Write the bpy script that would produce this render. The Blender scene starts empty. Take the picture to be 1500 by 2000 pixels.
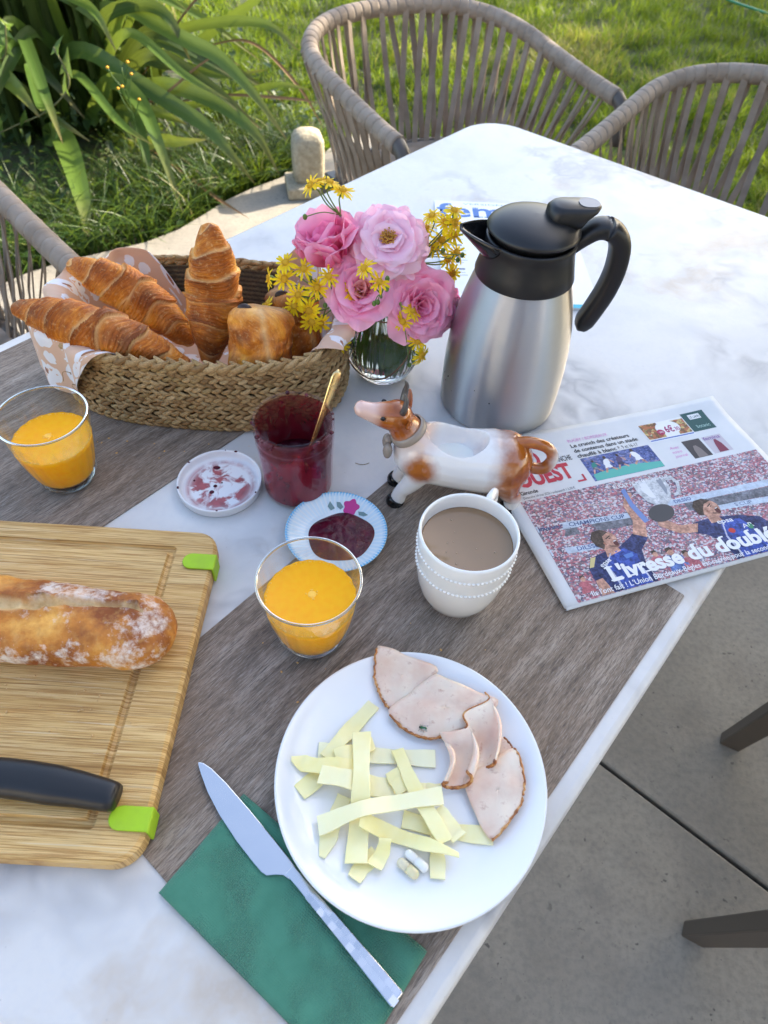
import bpy, bmesh, math, random
import numpy as np
from mathutils import Vector, Matrix, noise as mnoise
R = math.radians
random.seed(7); rng = np.random.default_rng(7)
scene = bpy.context.scene
COL = scene.collection

# ------------------------------------------------------------ camera
TZ = 0.74                                   # height of the table top
cam_d = bpy.data.cameras.new('camera')
cam = bpy.data.objects.new('camera', cam_d); COL.objects.link(cam)
p, r = R(50.21), R(4.05)
fw = Vector((0, math.cos(p), -math.sin(p))); rt0 = Vector((1, 0, 0)); up0 = rt0.cross(fw)
rt = math.cos(r)*rt0 + math.sin(r)*up0; up = math.cos(r)*up0 - math.sin(r)*rt0
mw = Matrix((rt, up, -fw)).transposed().to_4x4(); mw.translation = Vector((0, 0, TZ + 0.56))
cam.matrix_world = mw
cam_d.sensor_fit = 'VERTICAL'; cam_d.sensor_height = 24; cam_d.sensor_width = 18
cam_d.lens = 24*1312.6/2000
cam_d.clip_start = 0.02; cam_d.clip_end = 500
cam_d.dof.use_dof = True; cam_d.dof.focus_distance = 0.66; cam_d.dof.aperture_fstop = 6.0
scene.camera = cam

# ------------------------------------------------------------ sky, sun, exposure
SUN_EL, SUN_AZ = 31.0, 53.0
world = bpy.data.worlds.new('World'); scene.world = world; world.use_nodes = True
wn = world.node_tree; bg = wn.nodes['Background']
sky = wn.nodes.new('ShaderNodeTexSky'); sky.sky_type = 'NISHITA'; sky.sun_disc = False
sky.sun_elevation = R(SUN_EL); sky.sun_rotation = R(SUN_AZ)
sky.air_density = 1.0; sky.dust_density = 2.6; sky.ozone_density = 0.15
wn.links.new(sky.outputs[0], bg.inputs[0]); bg.inputs[1].default_value = 0.15
sd = bpy.data.lights.new('sun', 'SUN'); sd.energy = 4.0; sd.angle = R(0.55); sd.color = (1.0, .88, .70)
sun = bpy.data.objects.new('sun', sd); COL.objects.link(sun)
sdir = Vector((math.cos(R(SUN_EL))*math.sin(R(SUN_AZ)), math.cos(R(SUN_EL))*math.cos(R(SUN_AZ)), math.sin(R(SUN_EL))))
sun.rotation_euler = sdir.to_track_quat('Z', 'Y').to_euler(); sun.location = (6, 5, 8)
vs = scene.view_settings
vs.view_transform = 'Standard'; vs.look = 'None'; vs.exposure = 2.05; vs.gamma = 1.0; vs.use_curve_mapping = False
cy = scene.cycles
cy.use_denoising = True
try: cy.denoiser = 'OPENIMAGEDENOISE'
except Exception: pass
cy.max_bounces = 14; cy.transmission_bounces = 10; cy.transparent_max_bounces = 24
cy.glossy_bounces = 6; cy.diffuse_bounces = 6; cy.sample_clamp_indirect = 8.0
cy.caustics_reflective = False

# ------------------------------------------------------------ object helpers
def props(o, label=None, cat=None, group=None, kind=None):
    if label: o['label'] = label
    if cat: o['category'] = cat
    if group: o['group'] = group
    if kind: o['kind'] = kind
    return o

def thing(name, label, cat, loc=(0, 0, 0), rz=0.0, group=None):
    o = bpy.data.objects.new(name, None); COL.objects.link(o)
    o.empty_display_size = .02
    o.location = loc; o.rotation_euler = (0, 0, rz)
    return props(o, label, cat, group)

def mesh_data(name, vf, mat=None, smooth=True):
    v, f = vf[0], vf[1]
    me = bpy.data.meshes.new(name)
    me.from_pydata([tuple(map(float, q)) for q in v], [], [tuple(int(i) for i in q) for q in f])
    if smooth: me.polygons.foreach_set('use_smooth', [True]*len(me.polygons))
    if mat is not None:
        for m in (mat if isinstance(mat, (list, tuple)) else [mat]): me.materials.append(m)
    me.update()
    return me

def obj(name, vf, mat=None, parent=None, smooth=True, loc=None, rot=None, label=None, cat=None, group=None, kind=None, attr=None):
    me = vf if isinstance(vf, bpy.types.Mesh) else mesh_data(name, vf, mat, smooth)
    if attr:
        for k, vals in attr.items():
            a = me.attributes.new(k, 'FLOAT', 'POINT'); a.data.foreach_set('value', np.asarray(vals, dtype=np.float32))
    o = bpy.data.objects.new(name, me); COL.objects.link(o)
    if parent is not None: o.parent = parent
    if loc is not None: o.location = loc
    if rot is not None: o.rotation_euler = rot
    return props(o, label, cat, group, kind)

def clone(o, parent=None, loc=None, rot=None, scale=None):
    c = o.copy(); COL.objects.link(c)
    if parent is not None: c.parent = parent
    if loc is not None: c.location = loc
    if rot is not None: c.rotation_euler = rot
    if scale is not None: c.scale = scale
    return c

def mod_bevel(o, w, seg=2, ang=40):
    m = o.modifiers.new('bevel', 'BEVEL'); m.width = w; m.segments = seg; m.limit_method = 'ANGLE'; m.angle_limit = R(ang); return o
def mod_sub(o, l=1):
    m = o.modifiers.new('sub', 'SUBSURF'); m.levels = l; m.render_levels = l; return o
def mod_solid(o, t, off=0):
    m = o.modifiers.new('solid', 'SOLIDIFY'); m.thickness = t; m.offset = off; return o

# ------------------------------------------------------------ geometry helpers, each returns (verts, faces)
def cat(parts):
    V, F = [], []
    for v, f in parts:
        n = len(V); V.extend(v); F.extend([tuple(i+n for i in q) for q in f])
    return V, F

def xform(vf, M): return [tuple(M @ Vector(q)) for q in vf[0]], vf[1]
def move(vf, d): return [(q[0]+d[0], q[1]+d[1], q[2]+d[2]) for q in vf[0]], vf[1]

def lathe(prof, n=48, fn=None, close=False):
    V, F = [], []
    m = len(prof)
    for i, (rr, z) in enumerate(prof):
        for k in range(n):
            a = 2*math.pi*k/n; q = rr*(fn(a, i) if fn else 1)
            V.append((q*math.cos(a), q*math.sin(a), z))
    for i in range(m-1 if not close else m):
        j = (i+1) % m
        for k in range(n):
            l = (k+1) % n; F.append((i*n+k, i*n+l, j*n+l, j*n+k))
    if not close:
        if prof[0][0] > 1e-6: F.append(tuple(range(n-1, -1, -1)))
        if prof[-1][0] > 1e-6: F.append(tuple((m-1)*n+k for k in range(n)))
    return V, F

def smooth_path(pts, n):
    P = np.array(pts, float); m = len(P)
    out = []
    for t in np.linspace(0, m-1, n):
        i = min(int(t), m-2); u = t-i
        p0 = P[max(i-1, 0)]; p1 = P[i]; p2 = P[i+1]; p3 = P[min(i+2, m-1)]
        if i == 0: p0 = 2*p1-p2
        if i+2 > m-1: p3 = 2*p2-p1
        out.append(.5*((2*p1)+(-p0+p2)*u+(2*p0-5*p1+4*p2-p3)*u*u+(-p0+3*p1-3*p2+p3)*u**3))
    return np.array(out)

def frames(P, upv=None, closed=False):
    P = np.asarray(P, float); n = len(P)
    T = np.gradient(P, axis=0)
    if closed: T = (np.roll(P, -1, 0)-np.roll(P, 1, 0))
    T /= np.linalg.norm(T, axis=1)[:, None]+1e-12
    Nn = np.zeros_like(P)
    u = np.array(upv if upv is not None else (0, 0, 1.), float)
    if upv is None and abs(T[0] @ u) > .9: u = np.array((0, 1., 0))
    for i in range(n):
        ref = u if (upv is not None or i == 0) else Nn[i-1]
        w = ref-T[i]*(ref @ T[i])
        if np.linalg.norm(w) < 1e-6: w = np.array((1., 0, 0))-T[i]*T[i][0]
        Nn[i] = w/np.linalg.norm(w)
    B = np.cross(T, Nn)
    return T, Nn, B

def tube(P, rad, n=8, caps=True, flat=1.0, upv=None, closed=False, power=1.0):
    """rad: number or list; flat: size along the frame normal relative to the binormal"""
    P = np.asarray(P, float); m = len(P)
    T, Nn, B = frames(P, upv, closed)
    rad = np.broadcast_to(np.asarray(rad, float), (m,)); fl = np.broadcast_to(np.asarray(flat, float), (m,))
    V, F = [], []
    for i in range(m):
        for k in range(n):
            a = 2*math.pi*(k+.5)/n; ca, sa = math.cos(a), math.sin(a)
            ca = math.copysign(abs(ca)**power, ca); sa = math.copysign(abs(sa)**power, sa)
            V.append(tuple(P[i]+rad[i]*(ca*B[i]+sa*fl[i]*Nn[i])))
    for i in range(m if closed else m-1):
        j = (i+1) % m
        for k in range(n):
            l = (k+1) % n; F.append((i*n+k, i*n+l, j*n+l, j*n+k))
    if caps and not closed:
        F.append(tuple(range(n-1, -1, -1))); F.append(tuple((m-1)*n+k for k in range(n)))
    return V, F

def grid(nu, nv, fn, wrap=False):
    V = [fn(i/(nu-1), j/(nv-1)) for i in range(nu) for j in range(nv)]
    F = [(i*nv+j, (i+1)*nv+j, (i+1)*nv+j+1, i*nv+j+1) for i in range(nu-1) for j in range(nv-1)]
    return V, F

def prism(poly, z0, z1):
    n = len(poly)
    V = [(x, y, z0) for x, y in poly]+[(x, y, z1) for x, y in poly]
    a = sum(poly[i][0]*poly[(i+1) % n][1]-poly[(i+1) % n][0]*poly[i][1] for i in range(n))
    F = [(i, (i+1) % n, n+(i+1) % n, n+i) for i in range(n)]+[tuple(range(n-1, -1, -1)), tuple(range(n, 2*n))]
    if a < 0: F = [tuple(reversed(f)) for f in F]
    return V, F

def box(x0, x1, y0, y1, z0, z1): return prism([(x0, y0), (x1, y0), (x1, y1), (x0, y1)], z0, z1)

def rrect(x0, x1, y0, y1, rad, n=6):
    out = []
    for cx, cyy, a0 in ((x1-rad, y0+rad, -90), (x1-rad, y1-rad, 0), (x0+rad, y1-rad, 90), (x0+rad, y0+rad, 180)):
        for k in range(n+1):
            a = R(a0+90*k/n); out.append((cx+rad*math.cos(a), cyy+rad*math.sin(a)))
    return out

def loops(ls, cap0=True, cap1=True):
    n = len(ls[0]); V = [q for l in ls for q in l]; F = []
    for i in range(len(ls)-1):
        for k in range(n):
            l = (k+1) % n; F.append((i*n+k, i*n+l, (i+1)*n+l, (i+1)*n+k))
    if cap0: F.append(tuple(range(n-1, -1, -1)))
    if cap1: F.append(tuple((len(ls)-1)*n+k for k in range(n)))
    return V, F

def sphere(c, rx, ry=None, rz=None, nu=12, nv=8):
    ry = ry or rx; rz = rz or rx
    V = [(c[0], c[1], c[2]-rz)]
    for i in range(1, nv):
        t = -math.pi/2+math.pi*i/nv
        for k in range(nu):
            a = 2*math.pi*k/nu; V.append((c[0]+rx*math.cos(t)*math.cos(a), c[1]+ry*math.cos(t)*math.sin(a), c[2]+rz*math.sin(t)))
    V.append((c[0], c[1], c[2]+rz)); top = len(V)-1; F = []
    for k in range(nu):
        l = (k+1) % nu
        F.append((0, 1+l, 1+k)); F.append((top, 1+(nv-2)*nu+k, 1+(nv-2)*nu+l))
        for i in range(nv-2): F.append((1+i*nu+k, 1+i*nu+l, 1+(i+1)*nu+l, 1+(i+1)*nu+k))
    return V, F

def nz(x, y, z, s=1.0, o=0.0): return mnoise.noise(Vector((x*s+o, y*s+o*1.7, z*s-o)))

# ------------------------------------------------------------ material helpers
class Mat:
    def __init__(s, name, **kw):
        s.m = bpy.data.materials.new(name); s.m.use_nodes = True
        s.nt = s.m.node_tree; s.b = s.nt.nodes['Principled BSDF']; s.out = s.nt.nodes['Material Output']
        for k, v in kw.items(): s.set(k, v)
    NAMES = dict(color='Base Color', rough='Roughness', metal='Metallic', spec='Specular IOR Level', trans='Transmission Weight',
                 ior='IOR', sss='Subsurface Weight', sssr='Subsurface Radius', ssss='Subsurface Scale', normal='Normal', coat='Coat Weight',
                 coatr='Coat Roughness', alpha='Alpha', sheen='Sheen Weight', aniso='Anisotropic', emit='Emission Color', emits='Emission Strength')
    def set(s, k, v):
        sock = s.b.inputs[s.NAMES[k]]
        s.put(sock, v)
    def put(s, sock, v):
        if isinstance(v, bpy.types.NodeSocket): s.nt.links.new(v, sock); return
        if sock.type == 'RGBA' and len(v) == 3: v = (*v, 1)
        sock.default_value = v
    def n(s, t, ins=None, **pr):
        nd = s.nt.nodes.new('ShaderNode'+t)
        for k, v in pr.items(): setattr(nd, k, v)
        for k, v in (ins or {}).items(): s.put(nd.inputs[k], v)
        return nd
    def co(s, scale=(1, 1, 1), rot=(0, 0, 0), loc=(0, 0, 0), kind='Object'):
        tc = s.n('TexCoord'); mp = s.n('Mapping', {'Vector': tc.outputs[kind], 'Scale': scale, 'Rotation': rot, 'Location': loc}); return mp.outputs[0]
    def noise(s, vec, scale, detail=4, rough=.55, dist=0.0, out='Fac'):
        return s.n('TexNoise', {'Vector': vec, 'Scale': scale, 'Detail': detail, 'Roughness': rough, 'Distortion': dist}).outputs[out]
    def vor(s, vec, scale, feature='F1', out='Distance', rnd=1.0):
        return s.n('TexVoronoi', {'Vector': vec, 'Scale': scale, 'Randomness': rnd}, feature=feature).outputs[out]
    def wave(s, vec, scale, dist=0, detail=2, dscale=1, bands='X'):
        return s.n('TexWave', {'Vector': vec, 'Scale': scale, 'Distortion': dist, 'Detail': detail, 'Detail Scale': dscale}, bands_direction=bands).outputs['Fac']
    def ramp(s, fac, stops, interp='LINEAR'):
        nd = s.n('ValToRGB', {'Fac': fac}); cr = nd.color_ramp; cr.interpolation = interp
        while len(cr.elements) < len(stops): cr.elements.new(.5)
        for e, (q, c) in zip(cr.elements, stops):
            e.position = q; e.color = (*c, 1) if not isinstance(c, (int, float)) else (c, c, c, 1)
        return nd.outputs[0]
    def mix(s, f, a, b, blend='MIX'):
        nd = s.n('Mix', data_type='RGBA', blend_type=blend)
        s.put(nd.inputs[0], f); s.put(nd.inputs[6], a); s.put(nd.inputs[7], b); return nd.outputs[2]
    def math(s, op, a, b=None, clamp=False):
        nd = s.n('Math', operation=op, use_clamp=clamp); s.put(nd.inputs[0], a)
        if b is not None: s.put(nd.inputs[1], b)
        return nd.outputs[0]
    def vadd(s, a, b, op='ADD'):
        nd = s.n('VectorMath', operation=op); s.put(nd.inputs[0], a); s.put(nd.inputs[1], b); return nd.outputs[0]
    def attr(s, name): return s.n('Attribute', attribute_name=name).outputs['Fac']
    def rand(s): return s.n('ObjectInfo').outputs['Random']
    def sep(s, vec): return s.n('SeparateXYZ', {0: vec}).outputs
    def bump(s, h, strength=.3, dist=.001, normal=None):
        ins = {'Height': h, 'Strength': strength, 'Distance': dist}
        if normal is not None: ins['Normal'] = normal
        o = s.n('Bump', ins).outputs[0]; s.set('normal', o); return o

def plain(name, color, rough=.5, **kw): return Mat(name, color=color, rough=rough, **kw).m

# ============================================================ GARDEN SETTING
YAW = R(52.5); U = Vector((math.cos(YAW), math.sin(YAW), 0)); W = Vector((-math.sin(YAW), math.cos(YAW), 0))
def uv(u, v, z=0.0): q = U*u+W*v; return (q.x, q.y, z)

def foliage(name, stops, rough=.45, transl=.35, tcol=None, key='tint', spec=.4):
    """leaf material: reflecting and see-through-lit at once; the attribute or object random picks the tint"""
    m = Mat(name, rough=rough, spec=spec)
    f = m.attr(key) if key else m.rand()
    co = m.co(); f2 = m.math('ADD', f, m.math('MULTIPLY', m.math('SUBTRACT', m.noise(co, 14, 3), .5), .5), True)
    c = m.ramp(f2, stops); m.set('color', c)
    t = m.n('BsdfTranslucent', {'Color': m.mix(.5, c, tcol or (.35, .5, .06), 'MIX')})
    ms = m.n('MixShader', {0: transl, 1: m.b.outputs[0], 2: t.outputs[0]})
    m.nt.links.new(ms.outputs[0], m.out.inputs[0]); return m

# ---- lawn sheet
g = Mat('lawn_soil', rough=.95)
co = g.co(); n1 = g.noise(co, 1.3, 5); n2 = g.noise(co, 22, 4)
g.set('color', g.mix(g.ramp(n2, [(.35, 0.), (.7, 1.)]), g.ramp(n1, [(.35, (.030, .055, .010)), (.6, (.050, .085, .015)), (.75, (.10, .11, .035))]), (.045, .034, .02)))
g.bump(n2, .8, .03)
def lawn_h(x, y): return -.030+.025*nz(x, y, 0, .9)
nx = 60
lawn = obj('lawn', grid(nx, nx, lambda a, b: ((a-.5)*80*abs(a-.5)*2*1.0, 3+(b-.5)*80*abs(b-.5)*2, lawn_h((a-.5)*80*abs(a-.5)*2, 3+(b-.5)*80*abs(b-.5)*2)-.02)), g.m, kind='structure')

# ---- patio of poured concrete slabs
cm = Mat('patio_concrete', rough=.85)
co = cm.co(); a = cm.noise(co, 2.3, 6, .6); b = cm.noise(co, 90, 3, .6); sp = cm.vor(co, 26, out='Distance'); spn = cm.noise(co, 9, 2)
col = cm.ramp(a, [(.3, (.20, .18, .15)), (.45, (.255, .232, .195)), (.56, (.305, .275, .225)), (.66, (.255, .228, .188)), (.75, (.20, .18, .15))])
col = cm.mix(cm.ramp(cm.noise(co, 5.5, 5, .7), [(.55, 0.), (.75, .55)]), col, (.15, .135, .12))
col = cm.mix(cm.ramp(b, [(.42, 0.), (.7, .55)]), col, (.17, .16, .14))
spm = cm.math('MAXIMUM', cm.math('MULTIPLY', cm.ramp(cm.noise(co, 62, 2, .5), [(.655, 0.), (.70, 1.)]), cm.ramp(spn, [(.45, 0.), (.6, 1.)])), cm.ramp(cm.noise(co, 210, 2, .5), [(.70, 0.), (.76, .8)]))
col = cm.mix(cm.math('MULTIPLY', spm, .75), col, (.05, .047, .043))
cm.set('color', col); cm.bump(cm.math('ADD', b, cm.math('MULTIPLY', a, .6)), .25, .003)
patio = obj('patio', cat([([uv(-3.4, -3.1, -.06), uv(2.62, -3.1, -.06), uv(2.62, 2.06, -.06), uv(-3.4, 2.06, -.06)], [(0, 1, 2, 3)])]),
            plain('patio_bed', (.03, .027, .024), .95), kind='structure')
def edge_w(u): return 2.20+.05*math.sin(u*3.1)+.03*math.sin(u*7.7+1)
for u0, u1 in ((-3.4, -1.43), (-1.422, .661), (.669, 2.66)):
    for v0, v1 in ((-3.1, -1.204), (-1.196, None)):
        if v1 is None:
            top = [(u1-(u1-u0)*k/14, edge_w(u1-(u1-u0)*k/14)) for k in range(15)]
        else: top = [(u1, v1), (u0, v1)]
        poly = [(u0, v0), (u1, v0)]+top
        poly = [uv(*q)[:2] for q in poly]
        s = obj('slab', prism(poly, -.055, 0.0), cm.m, patio, smooth=False); mod_bevel(s, .004, 2)

# ---- blades of grass: one mesh each for mown lawn and for the long grass by the bed
def blades(name, X, Y, Z, H, Wd, lean, tint, mat, label, cat_, nseg=2):
    n = len(X); az = rng.uniform(0, 2*math.pi, n); la = rng.uniform(0, 2*math.pi, n)
    dx, dy = np.cos(az)*Wd, np.sin(az)*Wd; lx, ly = np.cos(la)*lean*H, np.sin(la)*lean*H
    rows = []
    for k in range(nseg):
        t = k/nseg; w = 1-.55*t; ox, oy = lx*t*t, ly*t*t; z = Z+H*(t-.25*lean*t*t)
        rows += [np.stack([X+ox-dx*w, Y+oy-dy*w, z], -1), np.stack([X+ox+dx*w, Y+oy+dy*w, z], -1)]
    rows.append(np.stack([X+lx, Y+ly, Z+H*(1-.25*lean)], -1))
    k = 2*nseg+1; V = np.stack(rows, 1).reshape(-1, 3)
    base = np.arange(n)[:, None]*k
    quads = np.concatenate([base+np.array([[2*i, 2*i+1, 2*i+3, 2*i+2]]) for i in range(nseg-1)], 1).reshape(-1, 4) if nseg > 1 else np.zeros((0, 4), int)
    tris = base+np.array([[2*nseg-2, 2*nseg-1, 2*nseg]])
    me = bpy.data.meshes.new(name)
    me.vertices.add(len(V)); me.vertices.foreach_set('co', V.astype(np.float32).ravel())
    nl = quads.size+tris.size; me.loops.add(nl)
    me.loops.foreach_set('vertex_index', np.concatenate([quads.ravel(), tris.ravel()]).astype(np.int32))
    npoly = len(quads)+len(tris); me.polygons.add(npoly)
    st = np.concatenate([np.arange(len(quads))*4, len(quads)*4+np.arange(len(tris))*3]).astype(np.int32)
    me.polygons.foreach_set('loop_start', st)
    me.update(calc_edges=True); me.validate()
    a = me.attributes.new('tint', 'FLOAT', 'POINT'); a.data.foreach_set('value', np.repeat(tint, k).astype(np.float32))
    me.materials.append(mat)
    return obj(name, me, label=label, cat=cat_, kind='stuff')

GM = foliage('grass_blade', [(.0, (.020, .058, .006)), (.40, (.052, .125, .011)), (.70, (.11, .19, .018)), (.86, (.20, .185, .05)), (1., (.34, .26, .11))], .5, .42, (.42, .54, .03)).m
N = 150000
Y = 2.55+4.9*rng.random(N)**1.25; X = (rng.random(N)*2-1)*(.62*Y+.75)+.15
uu = X*U.x+Y*U.y; vv = X*W.x+Y*W.y
keep = ~((uu < 2.7) & (vv < 2.26))
keep &= ~(((X < -.72) & (Y < 3.5)) | ((X < -1.0) & (Y < 4.4)))
pn = np.array([nz(x, y, 0, 1.6, 3) for x, y in zip(X, Y)]); pd = np.array([nz(x, y, 0, 5.5, 8) for x, y in zip(X, Y)])
keep &= rng.random(N) < (.62+.9*pd)
X, Y, pn, pd = X[keep], Y[keep], pn[keep], pd[keep]
Z = np.array([lawn_h(x, y)-.025 for x, y in zip(X, Y)])
H = (.055+.05*rng.random(len(X)))*(1+.9*pd)+.025*(pn > .1)
pw_ = np.array([nz(x, y, 0, .8, 21) for x, y in zip(X, Y)]); tint = np.clip(.36+.75*pn+.5*pw_+.25*pd+.20*rng.standard_normal(len(X)), 0, 1)
blades('lawn_grass', X, Y, Z, H, .0026+.0022*rng.random(len(X)), rng.uniform(.2, 1.1, len(X)), tint, GM, 'scruffy green lawn grass with dry patches behind the chairs', 'grass')
n = 60000
Y = 7.2+12*rng.random(n)**1.5; X = (rng.random(n)*2-1)*(.75*Y+2)
blades('lawn_grass', X, Y, np.array([lawn_h(x, y)-.02 for x, y in zip(X, Y)]), .07+.07*rng.random(n), .007+.007*rng.random(n), rng.uniform(.2, 1.0, n), np.clip(np.array([.36+.7*nz(x, y, 0, .9, 3) for x, y in zip(X, Y)])+.2*rng.standard_normal(n), 0, 1), GM,
       'far lawn grass stretching away beyond the garden hose', 'grass')
n = 26000
Y = 2.9+4.5*rng.random(n); sd2 = np.where(rng.random(n) < .5, -1, 1); X = sd2*(.62*Y+.8+2.2*rng.random(n)); uu = X*U.x+Y*U.y; vv = X*W.x+Y*W.y; kq = ~((uu < 2.7) & (vv < 2.26)); X, Y = X[kq], Y[kq]; n = len(X)
blades('lawn_grass', X, Y, np.array([lawn_h(x, y)-.02 for x, y in zip(X, Y)]), .06+.06*rng.random(n), .005+.004*rng.random(n), rng.uniform(.2, 1.0, n), np.clip(.36+.25*rng.standard_normal(n), 0, 1), GM,
       'lawn grass at the outer sides of the garden', 'grass')
LG = foliage('long_grass', [(.0, (.010, .030, .004)), (.5, (.028, .072, .008)), (.85, (.07, .13, .018)), (1., (.20, .18, .06))], .45, .25).m  # darker than the lawn blades: shade of the bed put into the colour
n = 2600
t = rng.random(n); uu = .75+1.5*rng.random(n); vv = edge = np.array([edge_w(q) for q in uu])+.05+.5*rng.random(n)**1.4
X = uu*U.x+vv*W.x; Y = uu*U.y+vv*W.y
blades('long_grass', X, Y, np.full(n, -.05), .09+.17*rng.random(n), .0022+.002*rng.random(n), rng.uniform(.4, 1.5, n), np.clip(.4+.28*rng.standard_normal(n), 0, 1), LG,
       'long arching grass at the foot of the strappy leaved plant', 'grass', 4)

# ---- low broad weeds in the bed (uncountable ground cover), tint kept low to paint in the bed's shade
WM = foliage('weed_leaf', [(0, (.016, .038, .010)), (.5, (.034, .075, .018)), (.9, (.07, .13, .03)), (1, (.12, .17, .04))], .5, .3).m
parts = []; tint = []
for k in range(1500):
    u = random.uniform(.2, 2.6); v = edge_w(u)+.05+random.random()**.8*1.1
    x, y, _ = uv(u, v); h = random.uniform(.0, .07+.25*min(1, max(0, (v-edge_w(u)-.35)/.5))); s = random.uniform(.014, .038)
    M4 = Matrix.Translation((x, y, h-.03)) @ Matrix.Rotation(random.uniform(0, 6.28), 4, 'Z') @ Matrix.Rotation(random.uniform(-.9, .6), 4, 'X')
    lv = [(0, 0, 0), (s*.45, s*.5, .006), (s*.38, s*1.1, -.002), (0, s*1.7, -.012), (-s*.38, s*1.1, -.002), (-s*.45, s*.5, .006), (0, s*.6, -.004), (0, s*1.15, -.008)]
    parts.append(xform((lv, [(0, 1, 6), (1, 2, 7, 6), (2, 3, 7), (3, 4, 7), (4, 5, 6, 7), (5, 0, 6)]), M4)); tint += [random.gauss(.25, .22)]*8
obj('weed_cover', cat(parts), WM, label='leafy weeds painted dark for the shade under the strappy plant', cat='weeds', kind='stuff', attr={'tint': tint})

# ---- strappy leaved plant
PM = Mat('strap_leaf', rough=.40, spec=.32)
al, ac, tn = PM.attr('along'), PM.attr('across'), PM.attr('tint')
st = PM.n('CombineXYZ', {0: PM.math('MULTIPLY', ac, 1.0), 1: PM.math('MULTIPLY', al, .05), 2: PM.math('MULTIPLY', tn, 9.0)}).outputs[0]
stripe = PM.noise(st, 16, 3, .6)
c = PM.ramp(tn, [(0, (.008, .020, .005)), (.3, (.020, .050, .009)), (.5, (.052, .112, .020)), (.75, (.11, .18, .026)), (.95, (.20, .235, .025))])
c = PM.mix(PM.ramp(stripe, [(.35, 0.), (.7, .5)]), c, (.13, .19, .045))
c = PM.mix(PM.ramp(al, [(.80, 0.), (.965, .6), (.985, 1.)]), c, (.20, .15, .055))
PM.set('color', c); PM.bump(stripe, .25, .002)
tr = PM.n('BsdfTranslucent', {'Color': PM.mix(.3, c, (.42, .50, .05))})
ms = PM.n('MixShader', {0: .22, 1: PM.b.outputs[0], 2: tr.outputs[0]}); PM.nt.links.new(ms.outputs[0], PM.out.inputs[0])
DRY = plain('dry_leaf', (.24, .13, .05), .7)

def strap_leaf(path, width, ref, fold=.25, n=26, split=0.0):
    P = smooth_path(path, n); T, Nn, B = frames(P, ref)
    V, F, A1, A2 = [], [], [], []
    for i in range(n):
        t = i/(n-1); w = width*.5*min(1, .55+1.6*t)*(1-max(0, (t-.62)/.38)**1.7*.96)
        for j in range(5):
            s = (j-2)/2
            V.append(tuple(P[i]+B[i]*s*w+Nn[i]*abs(s)*w*fold)); A1.append(t); A2.append(s)
    for i in range(n-1):
        for j in range(4): F.append((i*5+j, (i+1)*5+j, (i+1)*5+j+1, i*5+j+1))
    return (V, F), A1, A2

HERO = [
 ([(-1.164, 3.15, 0.482), (-1.018, 3.05, 0.474), (-0.869, 2.95, 0.451), (-0.732, 2.88, 0.421), (-0.593, 2.8, 0.327), (-0.476, 2.74, 0.209)], 0.055, .62),
 ([(-1.276, 3.2, 0.429), (-1.082, 3.1, 0.515), (-0.939, 3.0, 0.507), (-0.867, 2.95, 0.384)], 0.05, .35),
 ([(-1.289, 3.15, 0.166), (-1.088, 3.05, 0.25), (-0.938, 2.98, 0.278), (-0.76, 2.9, 0.256), (-0.611, 2.82, 0.188), (-0.523, 2.78, 0.058)], 0.062, .5),
 ([(-1.465, 3.2, 0.293), (-1.319, 3.1, 0.345), (-1.126, 3.0, 0.291), (-0.971, 2.92, 0.245), (-0.814, 2.83, 0.203), (-0.71, 2.77, 0.129), (-0.621, 2.75, 0.027)], 0.062, .52),
 ([(-1.402, 3.15, 0.078), (-1.223, 3.0, 0.276), (-1.067, 2.85, 0.272), (-0.949, 2.65, 0.198), (-0.847, 2.48, 0.018)], 0.062, .62),
 ([(-1.204, 3.0, 0.145), (-1.114, 2.9, 0.177), (-1.045, 2.75, 0.114), (-1.025, 2.68, 0.022)], 0.046, .45),
 ([(-1.562, 3.05, 0.03), (-1.418, 2.85, 0.124), (-1.304, 2.65, 0.128), (-1.185, 2.4, 0.086), (-1.14, 2.27, 0.003)], 0.088, .70),
 ([(-1.791, 3.0, 0.277), (-1.614, 2.9, 0.304), (-1.507, 2.8, 0.296), (-1.43, 2.75, 0.22)], 0.066, .85),
 ([(-1.413, 3.1, 0.528), (-1.275, 3.0, 0.543), (-1.171, 2.9, 0.526), (-1.11, 2.85, 0.428)], 0.037, .7),
 ([(-1.211, 3.0, 0.033), (-1.025, 2.9, 0.105), (-0.935, 2.85, 0.126), (-0.809, 2.8, 0.162)], 0.05, .9),
 ([(-1.257, 3.1, 0.146), (-1.089, 3.0, 0.181), (-0.991, 2.95, 0.18), (-0.913, 2.92, 0.167)], 0.041, .8),
 ([(-1.077, 3.4, 0.336), (-0.842, 3.3, 0.421), (-0.61, 3.2, 0.455), (-0.467, 3.1, 0.4)], 0.041, .55),
 ([(-0.887, 3.3, 0.121), (-0.698, 3.2, 0.211), (-0.546, 3.1, 0.276), (-0.418, 3.05, 0.281)], 0.03, .55),
 ([(-1.0, 3.5, 0.275), (-0.872, 3.5, 0.36), (-0.693, 3.45, 0.474), (-0.547, 3.4, 0.595)], 0.04, .75),
 ([(-1.06, 3.2, 0.558), (-0.948, 3.1, 0.539), (-0.875, 3.05, 0.518)], 0.027, .75)]
flax = thing('flax_plant', 'big clump of long arching green strap leaves beside the lawn', 'plant', (-1.5, 3.35, -.04))
def add_leaf(path, w, ref, tintv, mat=None, fold=.25):
    vf, A1, A2 = strap_leaf([(q[0]+1.5, q[1]-3.35, q[2]+.04) for q in path], w, ref, fold)
    return obj('leaf', vf, mat or PM.m, flax, attr={'along': A1, 'across': A2, 'tint': [tintv]*len(A1)})
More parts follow.
